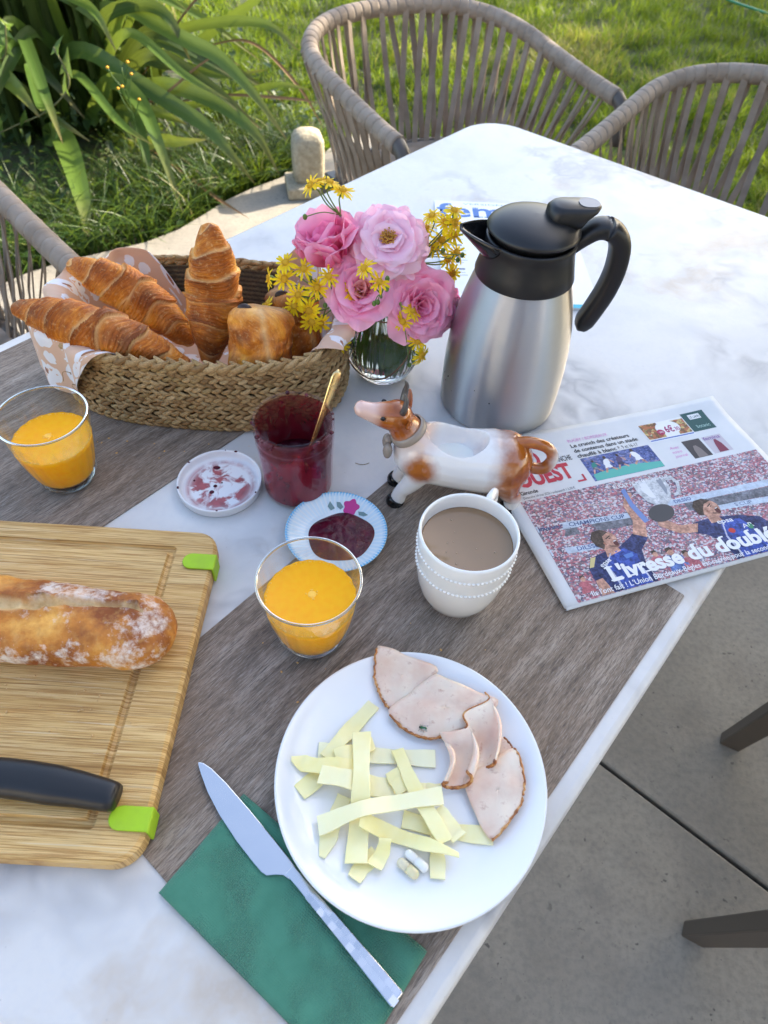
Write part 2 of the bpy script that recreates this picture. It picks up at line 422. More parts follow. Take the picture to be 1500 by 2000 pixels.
for path, w, tv in HERO:
    x, y, z = path[0]
    root = [(-1.5+(x+1.5)*.15, 3.35+(y-3.35)*.15, -.03), (-1.5+(x+1.5)*.55, 3.35+(y-3.35)*.5, z*.55)]
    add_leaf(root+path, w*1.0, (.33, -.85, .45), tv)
for k in range(430):                                        # the rest of the fan
    a = random.uniform(0, 2*math.pi); q = random.random()
    bx, by = -1.78+.62*math.cos(a)*random.random()**.7, 3.42+.36*math.sin(a)*random.random()**.7
    L = random.uniform(.9, 1.9); out = random.choice((random.uniform(.05, .3), random.uniform(.1, .7)))*L
    if math.sin(a) < -.2: out *= .62
    if math.cos(a) > .5: out *= .8
    h = math.sqrt(max(.1, L*L-out*out*.9))
    dr = random.uniform(.0, .45)*L if out > .4*L else 0
    pts = [(bx, by, -.03), (bx+out*.12*math.cos(a), by+out*.12*math.sin(a), h*.35), (bx+out*.38*math.cos(a), by+out*.38*math.sin(a), h*.72),
           (bx+out*.72*math.cos(a), by+out*.72*math.sin(a), h*.95-dr*.25), (bx+out*math.cos(a), by+out*math.sin(a), h*.95-dr)]
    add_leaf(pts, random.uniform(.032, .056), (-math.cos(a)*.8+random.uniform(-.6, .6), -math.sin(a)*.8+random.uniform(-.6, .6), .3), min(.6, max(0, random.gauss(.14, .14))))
for k in range(24):                                         # leaves arching out over the bed
    a = R(random.uniform(-125, 12)); L = random.uniform(.55, 1.05); bx, by = -1.55+random.uniform(-.45, .25), 3.2+random.uniform(-.12, .15)
    h = random.uniform(.26, .56); tz = random.uniform(.10, .34)
    if by+L*math.sin(a) < 2.42: L *= .7
    pts = [(bx, by, -.03), (bx+.12*L*math.cos(a), by+.12*L*math.sin(a), h*.6), (bx+.38*L*math.cos(a), by+.38*L*math.sin(a), h), (bx+.72*L*math.cos(a), by+.72*L*math.sin(a), h*.82), (bx+L*math.cos(a), by+L*math.sin(a), tz)]
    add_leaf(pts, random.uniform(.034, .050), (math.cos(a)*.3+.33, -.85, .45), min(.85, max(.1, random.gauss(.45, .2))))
for path in ([(-1.3, 3.2, .1), (-1.05, 3.0, .22), (-.85, 2.95, .36), (-.74, 2.93, .43)], [(-1.2, 3.1, .02), (-.95, 2.8, .05), (-.75, 2.62, .02), (-.6, 2.5, .006)],
             [(-1.1, 3.3, .1), (-.8, 3.1, .22), (-.5, 3.0, .26), (-.38, 2.95, .27)], [(-.95, 3.4, .3), (-.7, 3.3, .36), (-.5, 3.2, .25), (-.38, 3.15, .1)],
             [(-1.2, 3.3, .2), (-.9, 3.35, .5), (-.65, 3.3, .62), (-.4, 3.25, .62)]):
    add_leaf(path, .014, (0, -.5, .8), .9, DRY, .5)

# ---- twining weed and small yellow wildflower in front of the clump
VM = foliage('vine_leaf', [(0, (.05, .10, .03)), (1, (.10, .18, .05))], .5, .35, key=None).m
VST = plain('vine_stem', (.13, .13, .05), .6)
vine = thing('bindweed_vine', 'thin twining vine with arrowhead leaves climbing the strap leaves', 'vine', (-1.5, 2.72, -.03))
vpath = [(-.22, -.02, 0), (-.18, .03, .14), (-.06, .06, .20), (.1, .05, .27), (.2, .08, .36), (.17, .10, .47)]
vpath2 = [(-.3, .0, .0), (-.26, .08, .22), (-.16, .12, .36), (-.04, .12, .42), (.0, .13, .52)]
obj('stem', cat([tube(smooth_path(vpath, 40), .0032, 6), tube(smooth_path(vpath2, 40), .003, 6)]), VST, vine)
for pth, ks in ((vpath, (12, 18, 24, 29, 34, 38)), (vpath2, (14, 20, 26, 31, 36, 39))):
    P = smooth_path(pth, 40)
    for i, k in enumerate(ks):
        s = random.uniform(.035, .055)
        lf = [(0, 0, 0), (.45*s, -.35*s, 0), (.32*s, .25*s, .004), (.18*s, .8*s, 0), (0, 1.5*s, -.01), (-.18*s, .8*s, 0), (-.32*s, .25*s, .004), (-.45*s, -.35*s, 0), (0, .5*s, -.004)]
        o = obj('leaf', (lf, [(0, 1, 2, 8), (2, 3, 8), (3, 4, 8), (4, 5, 8), (5, 6, 8), (6, 7, 0, 8)]), VM, vine, loc=P[k],
                rot=(random.uniform(.5, 1.5), random.uniform(-.5, .5), random.uniform(0, 6.28)))
yfl = thing('yellow_wildflower', 'spindly weed with tiny orange yellow buds in front of the strap leaves', 'wildflower', (-1.06, 2.72, -.03))
sp = [(0, 0, 0), (.01, .0, .15), (.0, .02, .32), (.005, .0, .45)]
brs = [tube(smooth_path(sp, 16), .0025, 5)]; yb = plain('orange_bud', (.75, .38, .02), .6)
heads = []
for k in range(6):
    z = .30+.025*k; a = k*2.4; e = (.045*math.cos(a), .03*math.sin(a), z+.05)
    brs.append(tube(smooth_path([(.003, .01, z-.03), (e[0]*.6, e[1]*.6, z+.01), e], 8), .0020, 5)); heads.append(e)
obj('stem', cat(brs), VM, yfl)
for e in heads: obj('flower', sphere(e, .0058, .0058, .0045, 8, 6), yb, yfl)

# ---- squat stone post by the patio edge
SM = Mat('post_stone', rough=.9); co = SM.co(); a = SM.noise(co, 9, 6, .65); b = SM.noise(co, 70, 3)
SM.set('color', SM.mix(SM.ramp(a, [(.52, 0.), (.68, .7)]), SM.ramp(b, [(.3, (.27, .23, .155)), (.7, (.42, .37, .27))]), (.24, .23, .19))); SM.bump(SM.math('ADD', a, b), .6, .006)
post = thing('stone_post', 'squat weathered stone post with rounded top on a flat block', 'stone post', (-.405, 2.80, 0), R(14))
def postfn(a, i): return (abs(math.cos(a))**4.2+abs(math.sin(a))**4.2)**(-1/4.2)*(1+.012*math.sin(5*a+i))
obj('shaft', lathe([(.058, .045), (.062, .05), (.063, .10), (.064, .15), (.062, .192), (.052, .212), (.034, .224), (.0, .228)], 40, postfn), SM.m, post)
o = obj('base_block', box(-.095, .15, -.105, .06, .0, .045), SM.m, post, smooth=False); mod_bevel(o, .008, 3)

# ---- green hose end lying in the grass
obj('garden_hose', tube(smooth_path([(1.95, 6.7, .03), (2.15, 6.3, .035), (2.32, 6.02, .03), (2.6, 5.8, .02), (3.2, 5.7, .01)], 40), .008, 8), plain('hose_green', (.02, .22, .10), .45),
    label='thin green garden hose lying in the far lawn', cat='hose')

# ---- unseen trees, added to shade the table and dapple the lawn
BK = Mat('bark', rough=.9); co = BK.co((1, 1, .25)); BK.set('color', BK.ramp(BK.noise(co, 14, 5), [(.3, (.07, .05, .035)), (.7, (.17, .13, .09))])); BK.bump(BK.noise(co, 30, 4), .7, .02)
TL = foliage('tree_leaf', [(0, (.03, .06, .012)), (.6, (.06, .11, .02)), (1, (.11, .15, .03))], .5, .3).m
def make_tree(name, x, y, h, zc, rx, rz, label, nleaf):
    t = thing(name, label, 'tree', (x, y, -.05))
    tr = [tube(smooth_path([(0, 0, 0), (.05, .03, h*.25), (-.04, .06, h*.5), (.02, 0, h*.82)], 20), np.linspace(.2, .05, 20), 10)]
    for k in range(9):
        a = k*2.4; z0 = h*(.28+.05*k); L = rx*.75
        tr.append(tube(smooth_path([(0, .03, z0), (L*.5*math.cos(a), L*.5*math.sin(a), z0+.5), (L*math.cos(a), L*math.sin(a), z0+.9)], 10), np.linspace(.07, .02, 10), 6))
    obj('trunk', cat(tr), BK.m, t)
    parts, tint = [], []
    cl = [(random.gauss(0, .5)*rx, random.gauss(0, .5)*rx, zc+random.gauss(0, .45)*rz) for _ in range(70)]
    for k in range(nleaf):
        c0 = random.choice(cl); d = Vector((random.gauss(0, 1), random.gauss(0, 1), random.gauss(0, 1)))*.38
        q = Vector(c0)+d; s = random.uniform(.09, .17)
        M4 = Matrix.Translation(q) @ Matrix.Rotation(random.uniform(0, 6.28), 4, 'Z') @ Matrix.Rotation(random.uniform(-1.3, 1.3), 4, 'X')
        parts.append(xform(([(0, -s, 0), (s*.55, 0, .02), (0, s, 0), (-s*.55, 0, .02)], [(0, 1, 2, 3)]), M4)); tint += [random.random()]*4
    obj('crown', cat(parts), TL, t, kind='stuff', attr={'tint': tint})
make_tree('added_shade_tree', 5.1, 3.45, 6.4, 3.9, 1.85, 1.5, 'unseen broad leafy tree added beyond the armchairs to shade the table', 12000)
make_tree('added_shade_tree', 5.2, .6, 6.0, 3.8, 1.8, 1.5, 'unseen leafy tree added by the patio edge to block the sun', 9000)

make_tree('added_shade_tree', 8.6, 9.6, 7.0, 4.6, 2.6, 1.7, 'unseen tall airy tree added to dapple the light on the lawn', 3000)

# ---- unseen house wall, added behind the camera to dim the near side
HM = Mat('house_render', rough=.9); co = HM.co(); HM.set('color', HM.ramp(HM.noise(co, 3, 5), [(.3, (.70, .66, .58)), (.7, (.76, .72, .65))])); HM.bump(HM.noise(co, 120, 3), .3, .004)
house = thing('house', 'unseen pale house wall with glazed door, added to shape the light', 'house', (0, -3.3, 0))
obj('wall', cat([box(-5, -1.0, -.25, 0, 0, 2.9), box(.8, 5, -.25, 0, 0, 2.9), box(-1.0, .8, -.25, 0, 2.2, 2.9)]), HM.m, house, smooth=False)
o = obj('door', cat([box(-1.0, -.93, -.15, -.08, 0, 2.2), box(.73, .8, -.15, -.08, 0, 2.2), box(-.93, .73, -.15, -.08, 2.12, 2.2), box(-.93, .73, -.15, -.08, 0, .12), box(-.14, -.06, -.15, -.08, .12, 2.12)]), plain('door_paint', (.5, .5, .48), .4), house, smooth=False)
for x0, x1 in ((-.93, -.14), (-.06, .73)): obj('pane', box(x0, x1, -.12, -.11, .12, 2.12), plain('door_glass', (.02, .025, .03), .03), o, smooth=False)
obj('roof', cat([([(-5.2, .35, 2.85), (5.2, .35, 2.85), (5.2, -3, 4.4), (-5.2, -3, 4.4), (-5.2, .35, 2.95), (5.2, .35, 2.95), (5.2, -3, 4.5), (-5.2, -3, 4.5)], [(3, 2, 1, 0), (4, 5, 6, 7), (0, 1, 5, 4), (1, 2, 6, 5), (2, 3, 7, 6), (3, 0, 4, 7)])]), plain('roof_tile', (.32, .14, .08), .8), house, smooth=False)

# ============================================================ TABLE
MB = Mat('marble', rough=.30, spec=.38)
co = MB.co(); wv = MB.vadd(co, MB.n('VectorMath', {0: MB.noise(co, 3.2, 4, out='Color'), 1: (.22, .22, .22)}, operation='MULTIPLY').outputs[0])
cl = MB.noise(wv, 3.4, 6, .6)
col = MB.ramp(cl, [(.24, (.42, .42, .42)), (.36, (.57, .565, .55)), (.47, (.645, .635, .61)), (.56, (.64, .62, .585)), (.63, (.54, .475, .40)), (.72, (.42, .335, .25)), (.82, (.40, .30, .21))])
vein = MB.math('ABSOLUTE', MB.math('SUBTRACT', MB.noise(wv, 2.3, 5, .65), .5))
vm = MB.math('MULTIPLY', MB.ramp(vein, [(.0, 1.), (.045, .0)]), MB.ramp(MB.noise(co, 4.2, 3), [(.47, 0.), (.61, .7)]))
col = MB.mix(vm, col, (.29, .29, .30))
tan = MB.math('MULTIPLY', MB.ramp(MB.noise(wv, 9, 5, .7), [(.56, 0.), (.72, .8)]), MB.ramp(MB.noise(co, 2.1, 2), [(.48, 0.), (.62, 1.)]))
col = MB.mix(tan, col, (.34, .25, .17))
col = MB.mix(MB.ramp(MB.noise(co, 160, 2), [(.3, .25), (.55, 0.)]), col, (.56, .56, .57))
col = MB.mix(MB.ramp(MB.vor(co, 75, rnd=1), [(.03, .6), (.07, 0.)]), col, (.45, .42, .40))
MB.set('color', col); MB.set('rough', MB.ramp(MB.noise(co, 30, 4), [(.3, .28), (.7, .45)]))
table = thing('dining_table', 'white marble topped garden table with rounded corners', 'table', (*uv(.486, .4085)[:2], 0), YAW)
hx, hy = .886, .4365
def tl(d, z): return [(x, y, z) for x, y in rrect(-hx+d, hx-d, -hy+d, hy-d, .085-d, 10)]
top = obj('tabletop', loops([tl(.006, TZ-.024), tl(.0015, TZ-.0215), tl(0, TZ-.017), tl(0, TZ-.008), tl(.0025, TZ-.0025), tl(.008, TZ)]), MB.m, table)
top.data.polygons[-1].use_smooth = False; top.data.polygons[-2].use_smooth = False
MET = plain('taupe_metal', (.075, .062, .052), .45)
obj('frame', cat([box(-.78, .78, -.33, -.29, TZ-.054, TZ-.0245), box(-.78, .78, .29, .33, TZ-.054, TZ-.0245), box(-.80, -.76, -.29, .29, TZ-.054, TZ-.0245), box(.76, .80, -.29, .29, TZ-.054, TZ-.0245)]), MET, table, smooth=False)
for sx in (-1, 1):
    for sy in (-1, 1):
        x, y = sx*.74, sy*.25
        obj('leg', loops([[(x+a*.018, y+b*.018, 0) for a, b in ((-1, -1), (1, -1), (1, 1), (-1, 1))], [(x+a*.03, y+b*.03, TZ-.0545) for a, b in ((-1, -1), (1, -1), (1, 1), (-1, 1))]]), MET, table, smooth=False)

# ---- wood look placemats
PW = Mat('wood_mat', rough=.62, spec=.35)
co = PW.co((1, 9, 1)); cf = PW.co((1, 26, 1)); c0 = PW.co()
a = PW.noise(PW.vadd(co, PW.n('VectorMath', {0: PW.noise(c0, 7, 3, out='Color'), 1: (.0, .35, 0)}, operation='MULTIPLY').outputs[0]), 7, 6, .65)
b = PW.noise(cf, 16, 5, .7)
col = PW.ramp(a, [(.28, (.125, .092, .066)), (.40, (.20, .152, .112)), (.52, (.285, .222, .168)), (.62, (.37, .30, .235)), (.74, (.49, .42, .35))])
col = PW.mix(PW.ramp(b, [(.36, .6), (.50, 0.)]), col, (.075, .058, .046))
col = PW.mix(PW.ramp(b, [(.56, 0.), (.72, .5)]), col, (.42, .375, .325))
col = PW.mix(PW.ramp(PW.noise(c0, 4.5, 3), [(.52, 0.), (.75, .5)]), col, (.30, .19, .11))
fg = PW.noise(PW.co((1, 14, 1)), 110, 3, .7); col = PW.mix(PW.ramp(fg, [(.36, .75), (.50, 0.)]), col, (.075, .06, .052)); col = PW.mix(PW.ramp(fg, [(.56, 0.), (.70, .55)]), col, (.50, .46, .42))
PW.set('color', col); PW.bump(PW.math('ADD', fg, PW.math('ADD', PW.math('MULTIPLY', b, .8), a)), .7, .0012)
def placemat(u0, u1, v0, v1, label):
    cx, cy_ = (u0+u1)/2, (v0+v1)/2
    o = obj('placemat', prism(rrect(u0-cx, u1-cx, v0-cy_, v1-cy_, .002, 2), 0, .0018), PW.m, loc=uv(cx, cy_, TZ+.0002), rot=(0, 0, YAW), smooth=False, label=label, cat='placemat', group='wood look placemats')
    mod_bevel(o, .0006, 1)
placemat(-.007, .492, -.010, .310, 'grey wood look placemat under the white plate and the mug')
placemat(-.06, .44, .485, .823, 'grey wood look placemat under the bread basket')
MT = .002                                                    # top of a placemat above the marble

# ============================================================ ROPE CHAIRS
RP = Mat('chair_cord', rough=.7, spec=.3)
co = RP.co(); f = RP.noise(co, 260, 2); k = RP.noise(co, 18, 3)
RP.set('color', RP.mix(RP.ramp(k, [(.35, 0.), (.65, 1.)]), (.225, .175, .130), (.315, .258, .205))); RP.bump(f, .35, .001)
cw, cb, ca, zb, za = .334, .282, .311, TZ+.029, TZ-.058
def rim_pt(s, wscale=1.0):
    L = abs(s); ph = min(L/.62, 1)*math.pi/2
    x = math.copysign(cw*math.sin(ph)**.8, s)*wscale; y = -cb*max(0, math.cos(ph))**.8*wscale
    if L > .62: y += (L-.62)/.38*ca
    g = min(1, max(0, (ca-y)/(ca+cb))); return (x, y, za+(zb-za)*g**1.3)
def ring_pt(s):
    x, y, z = rim_pt(s); return (x*.80, y*.80+.01 if y < 0 else y*.66+.01, .43+.0*z)
NR = 240
_s = np.linspace(-1, 1, NR); _P = np.array([rim_pt(q) for q in _s]); _d = np.concatenate([[0], np.cumsum(np.linalg.norm(np.diff(_P, axis=0), axis=1))])
def rim_at(d): s = float(np.interp(d, _d, _s)); return np.array(rim_pt(s)), s
RL = _d[-1]
def make_chair(label, loc, rz, detail=True, fx=.275):
    ch = thing('rope_armchair', label, 'chair', loc, rz, 'woven rope armchairs round the table')
    core = np.array([rim_at(d)[0] for d in np.linspace(0, RL, 90)])
    e0, e1 = core[0], core[-1]
    core2 = np.vstack([[e0+(0, .034, -.10), e0+(0, .034, -.06), e0+(0, .026, -.022)], core, [e1+(0, .026, -.022), e1+(0, .034, -.06), e1+(0, .034, -.10)]]) if detail else core
    obj('rim_tube', tube(smooth_path(core2, 160), .0175, 12), MET, ch)
    nw = 58 if detail else 0
    for k in range(nw):                                      # each turn of cord round the rim is its own piece
        d0, d1 = RL*(k+.03)/nw, RL*(k+1.12)/nw; d1 = min(d1, RL)
        P = np.array([rim_at(d)[0] for d in np.linspace(d0, d1, 5)])
        j = random.uniform(-.0005, .0005)
        obj('cord_turn', tube(P, np.array([.0208, .0210, .0211, .0212, .0211])+j*.4, 18), RP.m, ch)
    if not detail: obj('cord_wrap', tube(core, .0210, 12), RP.m, ch)
    ring = np.array([ring_pt(q) for q in np.linspace(-1, 1, 70)])
    obj('seat_ring', tube(np.vstack([ring]), .012, 8), MET, ch)
    ns = 32
    for k in range(ns):                                      # flat straps, two layers crossing
        for lay in (0, 1):
            s0 = -.95+1.9*(k+.5*lay)/(ns-.5); s1 = max(-1, min(1, s0+(.055 if lay else -.02)*(1 if s0 > 0 else -1)))
            a = np.array(rim_pt(s0)); b = np.array(ring_pt(s1)); nrm = np.array((a[0], a[1], 0)); nrm /= np.linalg.norm(nrm)+1e-9
            off = nrm*(.010 if lay else -.010)
            P = [a+off*2.0+(0, 0, .004), a+off*1.9+(0, 0, -.02), .5*(a+b)+off*.5, b+off*.9+(0, 0, .012), b+off*1.5+(0, 0, -.006)]
            P = smooth_path(P, 7)
            T, Nn, B = frames(P, nrm); w = .0085
            V = []
            for i in range(7):
                for sgn, t in ((-1, .0013), (1, .0013), (1, -.0013), (-1, -.0013)): V.append(tuple(P[i]+B[i]*sgn*w+Nn[i]*t))
            F = [(i*4+q, i*4+(q+1) % 4, i*4+4+(q+1) % 4, i*4+4+q) for i in range(6) for q in range(4)]
            obj('strap', (V, F), RP.m, ch, smooth=False)
    poly = [tuple(np.array(ring_pt(q)[:2])*.985) for q in np.linspace(-1, 1, 40)]
    o = obj('seat', prism(poly, .415, .437), RP.m, ch, smooth=False); mod_bevel(o, .006, 2)
    for sx in (-1, 1):
        for fy in (0, 1):
            x1, y1 = sx*min(.235, fx+.02), (.165 if fy else -.16); x0, y0 = sx*fx, (.22 if fy else -.24)
            q = ((-1, -1), (1, -1), (1, 1), (-1, 1))
            o = obj('leg', loops([[(x0+a*.013, y0+b*.019, 0) for a, b in q], [(x1+a*.017, y1+b*.026, .416) for a, b in q]]), MET, ch, smooth=False); mod_bevel(o, .003, 2)
    return ch
make_chair('taupe rope armchair facing the rounded table corner near the stone post', (.069, 2.006, 0), R(215.2))
make_chair('taupe rope armchair facing the short end of the marble table', (.798, 1.600, 0), R(143.7))
make_chair('taupe rope armchair beside the basket, by the strappy plant', (-.977, .937, 0), R(227.5))
c4 = make_chair('taupe rope armchair on the open side of the table by the concrete joint', (*(Vector(uv(.693, -.284))-.22*Vector((-math.sin(R(65.5)), math.cos(R(65.5)), 0)))[:2], 0), R(65.5), False, .186)

# ============================================================ TABLEWARE
def T(x, y, z=0.0): return (x, y, TZ+z)
CER = Mat('white_porcelain', color=(.80, .80, .785), rough=.12, spec=.5, coat=.3, coatr=.05).m

def glassmat(name, tint=(1, 1, 1), rough=.0, ior=1.45, fac=1.0, base=.045):
    """clear thin ware: sees through, mirrors at grazing angles"""
    m = Mat(name); nt = m.nt
    tr = m.n('BsdfTransparent', {'Color': tint}); gl = m.n('BsdfGlossy', {'Color': (1, 1, 1), 'Roughness': rough})
    fr = m.n('LayerWeight', {'Blend': .5}); f = m.math('ADD', base, m.math('MULTIPLY', m.math('POWER', fr.outputs['Facing'], 4.0), .8*fac), True)
    ms = m.n('MixShader', {0: f, 1: tr.outputs[0], 2: gl.outputs[0]}); nt.links.new(ms.outputs[0], m.out.inputs[0]); return m.m
def realglass(name, tint, rough=.0, ior=1.45):
    return Mat(name, color=tint, rough=rough, ior=ior, trans=1.0).m

# ---- white plate
plate = obj('plate', lathe([(0, .004), (.052, .004), (.056, .0), (.060, .0), (.063, .0045), (.090, .010), (.102, .0155), (.1058, .0185), (.1068, .0200), (.1062, .0212), (.1045, .0208),
            (.100, .0178), (.088, .0125), (.070, .0082), (.050, .0072), (0, .0070)], 120), CER, loc=T(.036, .181, MT+.0012),
            label='round white plate with cheese strips and sliced ham on the grey placemat', cat='plate')
PZ = MT+.0012
def plate_z(x, y):
    q = math.hypot(x-.036, y-.181)
    return PZ+float(np.interp(q, [0, .05, .07, .088, .100, .1045], [.0070, .0072, .0082, .0125, .0178, .0208]))

# ---- juice tumblers
JU = Mat('orange_juice', color=(.95, .34, .004), rough=.12, spec=.22, sss=.2, sssr=(1., .45, .08), ssss=.01)
co = JU.co(); JU.set('color', JU.ramp(JU.noise(co, 160, 4), [(.3, (1.0, .40, .0)), (.7, (1.0, .46, .002))]))
GL = glassmat('tumbler_glass', (.965, .98, .98), .0, 1.5, .9, .02)
RIMG = realglass('thick_glass', (.72, .82, .86))
fq = Mat('juice_film', color=(1.0, .50, .05), rough=.3); cq = fq.co((1, 1, .35)); zq = fq.sep(fq.co())[2]
fq.set('alpha', fq.math('MULTIPLY', fq.ramp(fq.noise(cq, 120, 4, .6), [(.48, 0.), (.68, .22)]), fq.ramp(zq, [(.058, 1.), (.082, 0.)]))); FILM = fq.m
FOAM = plain('juice_foam', (1.0, .54, .06), .4)
def tumbler(label, loc, rz, level, foam):
    t = thing('juice_glass', label, 'glass', loc, rz, 'tumblers of orange juice')
    out = [(0, 0), (.020, 0), (.0245, .0012), (.0272, .004), (.0315, .014), (.0355, .028), (.0390, .045), (.0418, .064), (.0436, .082), (.0444, .0905), (.0441, .0921), (.0432, .0925)]
    inn = [(.0424, .0918), (.0418, .090), (.0410, .082), (.0393, .064), (.0366, .045), (.0332, .028), (.0295, .015), (.0240, .009), (.016, .0070), (0, .0068)]
    nf = 22
    def fl(a, i): return 1+(.010*math.cos(nf*a) if 12 <= i <= 20 and i > 13 else 0)
    obj('tumbler', lathe(out+inn, 132, fl), GL, t)
    z = np.linspace(.0074, level, 12); q = [float(np.interp(h, [.0068, .007, .009, .015, .028, .045, .064, .082], [0.0, .016, .024, .0295, .0332, .0366, .0393, .0410]))+.00035 for h in z]
    prof = [(0, .0072)]+list(zip(q, z)); prof[-1] = (prof[-1][0], level+.0006); prof += [(q[-1]-.0012, level), (0, level)]
    j = obj('juice', lathe(prof, 132, lambda a, i: 1+(.009*math.cos(nf*a) if i > 4 else 0)), JU.m, t)
    fm_ = grid(10, 97, lambda a_, b_: ((float(np.interp(level+.017*a_, [.045, .064, .082, .09], [.0366, .0393, .0410, .0418]))-.00025)*math.cos(2*math.pi*b_), (float(np.interp(level+.017*a_, [.045, .064, .082, .09], [.0366, .0393, .0410, .0418]))-.00025)*math.sin(2*math.pi*b_), level+.0008+.017*a_))
    obj('juice_film', fm_, FILM, t)
    if foam:
        fb = [sphere((foam[0], foam[1], level-.0006), .0042, .0042, .0014, 14, 6)]
        for k in range(14):
            a = random.uniform(0, 6.28); q = random.uniform(.001, .0055); fb.append(sphere((foam[0]+q*math.cos(a), foam[1]+q*math.sin(a), level), .0009, .0009, .0008, 8, 5))
        obj('foam', cat(fb), FOAM, t)
    bb = []
    for k in range(70):
        a = random.uniform(0, 6.28); q = float(np.interp(level, [.045, .064, .082], [.0366, .0393, .0410]))-.0013; s = random.uniform(.0004, .0009)
        bb.append(sphere((q*math.cos(a), q*math.sin(a), level), s, s, s*.7, 6, 4))
    obj('bubble_ring', cat(bb), FOAM, t, kind='stuff')
    obj('rim', tube([(.04345*math.cos(a), .04345*math.sin(a), .0918) for a in np.linspace(0, 2*math.pi, 96, endpoint=False)], .00125, 8, closed=True), RIMG, t)
    obj('base', lathe([(0, -.0), (.019, 0), (.0243, .0014), (.0268, .0042), (.0288, .0085), (.0225, .0086), (0, .0068)], 72), RIMG, t)
    return t
tumbler('glass of orange juice between the jam saucer and the white plate', T(-.058, .310, MT), .3, .064, (.002, .003))
tumbler('glass of orange juice beside the basket, above the bamboo board', T(-.346, .482, MT), 1.1, .060, (.0, .006))

# ---- mug of milky coffee with two rows of beads
mug = thing('coffee_mug', 'white mug with two beaded bands full of milky coffee', 'mug', T(.0762, .369, MT), R(66))
mo = [(0, .004), (.024, .004), (.026, 0), (.029, 0), (.0335, .006), (.0378, .018), (.0412, .034), (.0432, .052), (.0442, .070), (.0446, .084), (.0449, .0945), (.0445, .0970), (.0434, .0977),
      (.0424, .0970), (.0420, .0945), (.0416, .084), (.0412, .070), (.0402, .052), (.0382, .034), (.034, .016), (.028, .008), (0, .007)]
obj('body', lathe(mo, 96), CER, mug)
for zb_, rb in ((.0795, .0444), (.0585, .0436)):
    bd = []
    for k in range(72):
        a = 2*math.pi*k/72; bd.append(sphere((rb*math.cos(a), rb*math.sin(a), zb_), .0017, .0017, .0013, 8, 6))
    o = obj('bead_band', cat(bd), CER, mug, kind='stuff')
obj('handle', tube(smooth_path([(.0442, 0, .082), (.054, 0, .086), (.068, 0, .079), (.0735, 0, .062), (.067, 0, .042), (.053, 0, .028), (.0405, 0, .0265)], 40), .0062, 14, flat=.62, upv=(0, 1, 0), power=.8), CER, mug)
CF = Mat('milky_coffee', rough=.07, spec=.5); co = CF.co(); CF.set('color', CF.mix(CF.ramp(CF.n('VectorMath', {0: co}, operation='LENGTH').outputs['Value'], [(.0, 0.), (1., 1.)]), (.25, .150, .075), (.25, .150, .075)))
lv = .0805
cbb = []
for k in range(26):
    a = random.gauss(2.6, .9); q = random.choice((.0400, .0402, random.uniform(.01, .038))); s = random.uniform(.0004, .0010); cbb.append(sphere((q*math.cos(a), q*math.sin(a), lv+.0001), s, s, s*.6, 7, 4))
obj('bubbles', cat(cbb), plain('coffee_bubble', (.40, .28, .17), .2), mug, kind='stuff')
obj('coffee', lathe([(0, lv-.01), (.0412, lv-.01), (.0416, lv+.0004), (.0404, lv), (0, lv)], 80), CF.m, mug)

# ---- jam jar, its spoon, its lid
JR = Mat('raspberry_jam', color=(.075, .004, .014), rough=.12, spec=.35, sss=.2, sssr=(.5, .05, .08), ssss=.006, coat=.0)
co = JR.co(); JR.set('color', JR.ramp(JR.noise(co, 90, 4), [(.35, (.050, .002, .010)), (.6, (.085, .004, .016)), (.8, (.14, .006, .02))])); JR.bump(JR.noise(co, 110, 4), .6, .004)
jar = thing('jam_jar', 'open faceted glass jar a third full of dark red jam', 'jam jar', T(-.0966, .4945, .0003))
JG = glassmat('jar_glass', (.96, .90, .91), .02, 1.45, .45, .018)
def facet(a, i):
    w = 2*math.pi/12; q = (a % w)-w/2
    return (math.cos(w/2)/math.cos(q))*1.018 if 2 <= i <= 7 else 1.0
jo = [(0, 0), (.031, 0), (.0355, .003), (.0372, .010), (.0375, .025), (.0380, .045), (.0388, .060), (.0392, .066), (.0400, .071), (.0405, .0745), (.0398, .078), (.0388, .080), (.0398, .082), (.0408, .084), (.0411, .087), (.0400, .0895), (.0397, .094), (.0402, .098), (.0412, .0998), (.0407, .1015), (.0392, .102)]
ji = [(.0380, .1010), (.0376, .098), (.0374, .088), (.0372, .076), (.0366, .066), (.0356, .05), (.0350, .03), (.0346, .012), (.030, .006), (0, .005)]
obj('glass_wall', lathe(jo+ji, 96, facet), JG, jar)
SMR = Mat('jam_smear', rough=.2, spec=.5)
co = SMR.co(); sc = SMR.co((1, 1, .55)); sm = SMR.noise(sc, 42, 5, .65, .6); zz = SMR.sep(co)[2]
cv = SMR.math('ADD', sm, SMR.math('MULTIPLY', SMR.math('SUBTRACT', .060, zz), 4.2))
SMR.set('color', SMR.ramp(sm, [(.35, (.10, .004, .012)), (.65, (.21, .010, .022))]))
SMR.set('alpha', SMR.ramp(cv, [(.32, .66), (.46, .90), (.58, 1.0)])); SMR.bump(sm, .5, .003)
sp_ = [(.0362, .008), (.0366, .03), (.0372, .05), (.0382, .066), (.0388, .076), (.0386, .088), (.0390, .098)]
v_, f_ = lathe(sp_, 96, None); f_ = [q for q in f_ if len(q) == 4]
obj('jam_smear', (v_, f_), SMR.m, jar)
obj('jam', lathe([(0, .0056), (.032, .0064), (.0358, .010), (.0362, .020), (.0365, .034), (.0366, .0375), (.031, .0352), (.022, .0338), (.010, .0332), (0, .033)], 72, lambda a, i: 1+.006*math.sin(5*a+i)), JR.m, jar)
rb = []
